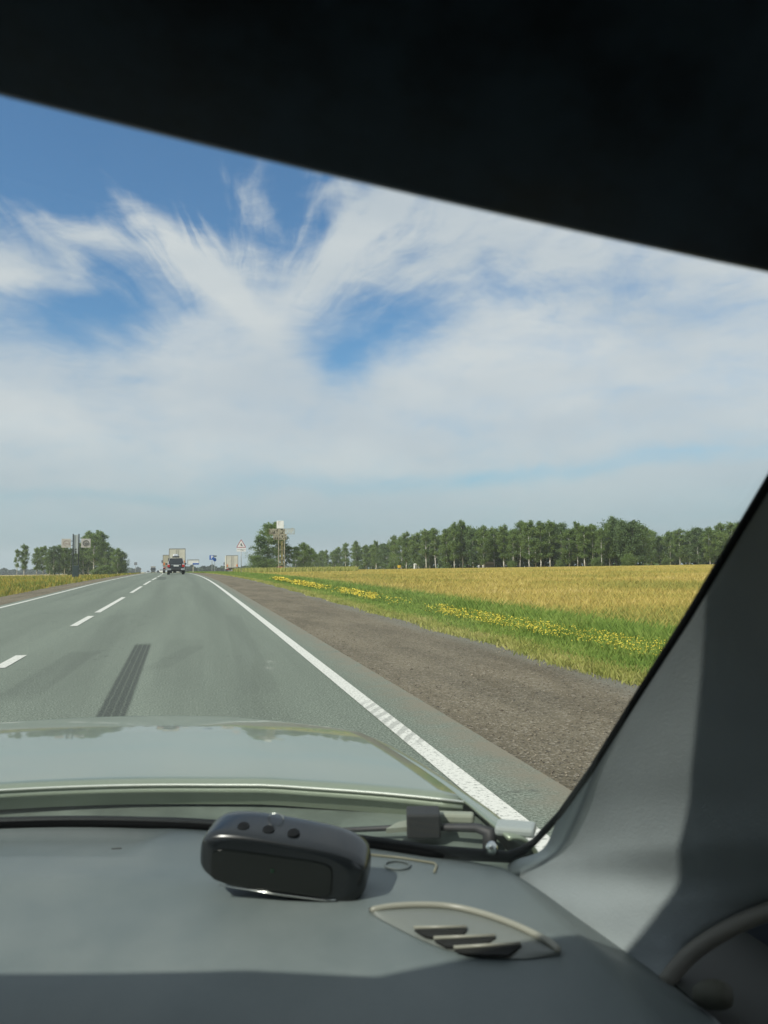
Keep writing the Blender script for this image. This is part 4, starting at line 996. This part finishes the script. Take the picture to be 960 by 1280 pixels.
# hood ---------------------------------------------------------
def yh(x): return 1.275 - .40 * (x - CX) ** 2
HW = .775
def hood_z(x, y):
    t = y - yh(x); u = (x - CX) / HW
    z = EYE.z - .322 - .030 * t - .050 * t * t - .012 * u ** 4
    z += .0015 * math.exp(-((abs(u) - .62 - .0*t) / .06) ** 2)
    fr = max(0, t - (1.0 - .35 * abs(u) ** 3)); z -= 1.2 * fr ** 2
    return z
rows = []
for t in np.linspace(0, 1.42, 70):
    rows.append([(CX + HW * u * (1 - .10 * max(0, t - .5) ** 2), yh(CX + HW*u) + t, hood_z(CX + HW * u, yh(CX + HW*u) + t) - .012*(1 if t < .004 else 0)) for u in np.linspace(-.96, .96, 60)])
mb = MB(); mb.grid(rows); HD = carpart(mb, 'hood', M_hood, smooth=True, solid=-.005)
# folded rear lip of the hood
mb = MB(); mb.tube([(x, yh(x) + .001, hood_z(x, yh(x)) + .0005) for x in np.linspace(CX - .74, CX + .745, 50)], .0022, 6); lip = carpart(mb, 'hood_lip', mat('bright_edge', (.62, .65, .58), .25, .6, coat=.5), smooth=True)
mb = MB(); mb.grid([[(x, yh(x) + .001 + .012 * v, hood_z(x, yh(x)) - .001 - .030 * v) for x in np.linspace(CX - .74, CX + .745, 50)] for v in np.linspace(0, 1, 5)]); carpart(mb, 'hood_flange', M_hood, smooth=True)
for s in (-1, 1):
    rows = []
    for t in np.linspace(-.12, 1.40, 60):
        row = []
        for v in np.linspace(0, 1, 16):
            u = s * (.972 + .105 * v); x = CX + HW * u * (1 - .10 * max(0, t - .5) ** 2); y = yh(CX + HW * s) + t + (.10 * 0)
            z = hood_z(CX + HW * s * .96, yh(CX + HW*.96) + max(t, 0)) - .003 - .75 * (v ** 3) * .25
            row.append((x, y, z))
        rows.append(row)
    mb = MB(); mb.grid(rows); carpart(mb, 'fender', M_hood, smooth=True, solid=.005)
# body below, so the car is a car from another angle
mb = MB(); mb.box((CX, 1.75, .48), (1.5, 1.5, .42)); carpart(mb, 'engine_bay', M_under)
for s in (-1, 1): mb = MB(); mb.tube([(CX + s*.70 - .1, 1.85, .31), (CX + s*.70 + .1, 1.85, .31)], .31, 20); carpart(mb, 'wheel', M_tyre)
# cowl between hood and glass
M_cowl = mat('cowl_plastic', (.11, .135, .115), .5, var=.25, vscale=9)
rows = []
for v in np.linspace(0, 1, 8):
    rows.append([(x, (yb(x) + .022) * (1-v) + (yh(x) + .03) * v, ZD - .018 - .016 * math.sin(math.pi * v) - .002 * v) for x in np.linspace(-1.12, .40, 60)])
mb = MB(); mb.grid(rows); carpart(mb, 'cowl', M_cowl, smooth=True)
def cow(px, py, dz=-.02): return on_z(px, py, -.335 + dz)
c = cow(532, 1042); mb = MB(); mb.box(c + Vector((0, .01, .012)), (.045, .04, .032), Matrix.Rotation(R(-15), 3, 'Z')); carpart(mb, 'wiper_block', mat('block_dark', (.014, .015, .016), .7), bevel=.003)
c = cow(498, 1040); mb = MB(); mb.prism([(-.02, -.012), (.022, -.014), (.02, .014), (.002, .01)], 0, .006, lambda a, b2, c2: (c.x + a, c.y + b2, c.z + c2 + .004)); carpart(mb, 'cowl_clip', mat('pale_clip', (.22, .24, .19), .6))
c = cow(575, 1040); mb = MB(); mb.box(c + Vector((0, .03, .01)), (.06, .018, .014), Matrix.Rotation(R(-22), 3, 'Z')); carpart(mb, 'cowl_clip', MATS['pale_clip'], bevel=.004)
c = cow(612, 1052); mb = MB(); mb.tube([c + Vector((0, .0, -.02)), c + Vector((.0, .0, .012)), c + Vector((-.01, .02, .012)), c + Vector((-.08, .07, .004)), c + Vector((-.25, .12, -.004))], [.010, .010, .006, .004, .003], 10); carpart(mb, 'wiper_arm', M_blk, smooth=True)
c = on_z(614, 1064, -.322); mb = MB(); mb.tube([c, c + Vector((0, -.002, .006)), c + Vector((0, -.003, .011))], [.0075, .007, .003], 12); carpart(mb, 'wiper_nut', mat('chrome', (.6, .62, .6), .2, 1.0), smooth=True)
c = cow(650, 1035, -.0); mb = MB(); mb.box(c + Vector((-.006, .0, .0)), (.05, .035, .012), Matrix.Rotation(R(-30), 3, 'Z')); carpart(mb, 'cowl_cover', mat('cowl_grey', (.26, .29, .28), .4), bevel=.004)
# dash details
def on_dash(px, py, up=0.0):
    d = ray(px, py); t = .5
    for _ in range(60):
        P_ = EYE + d * t; t += (P_.z - dash_z(P_.x, P_.y) - up) * .9
    P_ = EYE + d * t; return P_
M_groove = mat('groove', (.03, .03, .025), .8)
M_rim2 = mat('olive_rim', (.24, .235, .17), .4)
pts = [on_dash(455, 1067.5, .001), on_dash(500, 1072, .001), on_dash(543, 1079, .001), on_dash(546, 1082, .001), on_dash(543, 1090, .001)]
mb = MB(); mb.tube(pts, .0016, 6); carpart(mb, 'airbag_cover_edge', M_rim2, smooth=True)
c = on_dash(497, 1083, .0); ax = (on_dash(512, 1085) - c); ay = Vector((-ax.y, ax.x, 0)).normalized() * ax.length * .85
el_ = [c + ax*math.cos(a*math.pi/12) + ay*math.sin(a*math.pi/12) + Vector((0, 0, .0015)) for a in range(25)]
mb = MB(); mb.tube(el_, .0012, 6); carpart(mb, 'oval_emblem', M_dash, smooth=True)
# the side vent: raised plate and rim, black plates for the shade inside its openings
top_e = [(463, 1141), (490, 1136), (530, 1134), (570, 1137), (610, 1147), (650, 1162), (685, 1180), (700, 1193)]
bot_e = [(463, 1141), (482, 1152), (505, 1164), (530, 1176), (560, 1187), (600, 1195), (650, 1198), (700, 1193)]
VT = [on_dash(a, b2, .0022) for a, b2 in top_e]; VB = [on_dash(a, b2, .0014) for a, b2 in bot_e]
Tc, Bc = catmull(VT, 5), catmull(VB, 5)
mb = MB(); mb.grid([[a.lerp(b2, t) + Vector((0, 0, -.0002 + .0022*math.sin(math.pi*t))) for t in np.linspace(0, 1, 8)] for a, b2 in zip(Tc, Bc)])
VENT = carpart(mb, 'air_vent', mat('vent_base', (.155, .17, .155), .45), smooth=True)
mb = MB(); mb.tube([p + Vector((0, .001, .002)) for p in Tc], [.0015] + [.0032] * (len(Tc) - 2) + [.0015], 8); o = carpart(mb, 'vent_rim', mat('vent_rim', (.26, .26, .215), .35), VENT, smooth=True); 
mb = MB(); mb.tube([p + Vector((0, .005, .0005)) for p in Tc[:22]], .0022, 8); carpart(mb, 'shadow_groove', M_groove, VENT, smooth=True)  # dark tube standing in for the shade along the rim
for poly in ([(518, 1162), (584, 1161), (578, 1168), (538, 1171), (530, 1169)], [(543, 1175), (620, 1172), (606, 1180), (572, 1184), (556, 1182)], [(568, 1187), (652, 1182), (634, 1194), (604, 1193), (582, 1191)]):
    pv = [on_dash(a, b2, .0052) for a, b2 in poly]
    mb = MB(); n = len(pv); mb.add([tuple(p) for p in pv] + [tuple(p - Vector((0, 0, .0015))) for p in pv], [tuple(range(n)), tuple(range(2*n-1, n-1, -1))] + [(i, (i+1) % n, n+(i+1) % n, n+i) for i in range(n)])
    carpart(mb, 'slot', mat('slot_shade', (.008, .009, .008), .9), VENT)
    a, b2 = pv[0], pv[1]
    mb = MB(); mb.tube([a + Vector((0, .002, .001)), b2 + Vector((0, .002, .001))], .0016, 6); carpart(mb, 'louvre', MATS['vent_rim'], VENT, smooth=True)
for p_ in ((146 + 0, 1061),):
    c = on_dash(*p_, .0); mb = MB(); mb.tube([c + Vector((-.006, .001, 0)), c + Vector((.006, -.002, .0005))], .001, 5); carpart(mb, 'scratch_mark', M_groove)

# black gadget lying on the dash
def superel(a, b2, p, n):
    return [(a * abs(math.cos(t))**(2/p) * (1 if math.cos(t) >= 0 else -1), b2 * abs(math.sin(t))**(2/p) * (1 if math.sin(t) >= 0 else -1)) for t in [2*math.pi*i/n for i in range(n)]]
base_c = on_dash(362, 1130)
DEV = empty('dash_gadget', (0, 0, 0))
DEV.matrix_world = Matrix.Translation(base_c + Vector((0, .035, .004))) @ Matrix.Rotation(R(-20), 4, 'Z') @ Matrix.Rotation(R(6), 4, 'Y') @ Matrix.Rotation(R(9), 4, 'X')
DEV.scale = (.94, .94, .94)
M_dev = mat('gadget_black', (.010, .013, .015), .24, spec=.6); M_scr = mat('gadget_screen', (.006, .008, .007), .12, spec=.6)
W2, H2 = .092, .032
rows = []
for s_, y_ in ((.80, -.0315), (.93, -.030), (.985, -.025), (1.0, -.016), (1.0, .012), (.97, .024), (.88, .031), (.6, .034), (.05, .0345)):
    rows.append([(a * (s_ if abs(s_) < 2 else 1), y_, (.036 + b2 * s_) - .004 * (a / W2)) for a, b2 in superel(W2, H2, 3.4, 64)])
mb = MB(); mb.grid([r_ + [r_[0]] for r_ in rows]); mb.add(rows[0], [tuple(range(63, -1, -1))]); mb.build('case', M_dev, DEV, smooth=True)
mb = MB(); mb.prism([(a - .010, .033 + b2) for a, b2 in superel(.066, .019, 6, 48)], -.0335, -.031, lambda a, b2, c2: (a, c2, b2)); mb.build('screen', M_scr, DEV, bevel=.0008)
mb = MB(); mb.tube([(-.066, -.0315, .0105), (0, -.0335, .0105), (.05, -.033, .0108), (.062, -.0325, .013)], .0009, 8); mb.build('chrome_strip', MATS['chrome'], DEV, smooth=True)
for i_, bx in enumerate((-.048, -.020, .008)):
    mb = MB(); mb.tube([(bx, -.012, .0655), (bx, -.013, .0708)], [.0072, .0062], 16); bo = mb.build('button', M_rub, DEV, smooth=False, bevel=.0006)
mb = MB(); mb.tube([(-.018 + .0085*math.cos(a*math.pi/8), .012, .069 + .0065*math.sin(a*math.pi/8)) for a in range(-1, 10)], .0009, 6); mb.build('ring', MATS['chrome'], DEV, smooth=True)
mb = MB(); mb.box((-.008, -.034, .036), (.005, .0006, .0012), Matrix.Rotation(R(45), 3, 'Y')); mb.box((-.008, -.034, .036), (.005, .0006, .0012), Matrix.Rotation(R(-45), 3, 'Y')); mb.build('screen_cross', mat('green_mark', (.012, .045, .025), .6), DEV)
tag(DEV, 'black rounded gadget with three buttons and a dark screen lying on the dashboard', 'gadget')
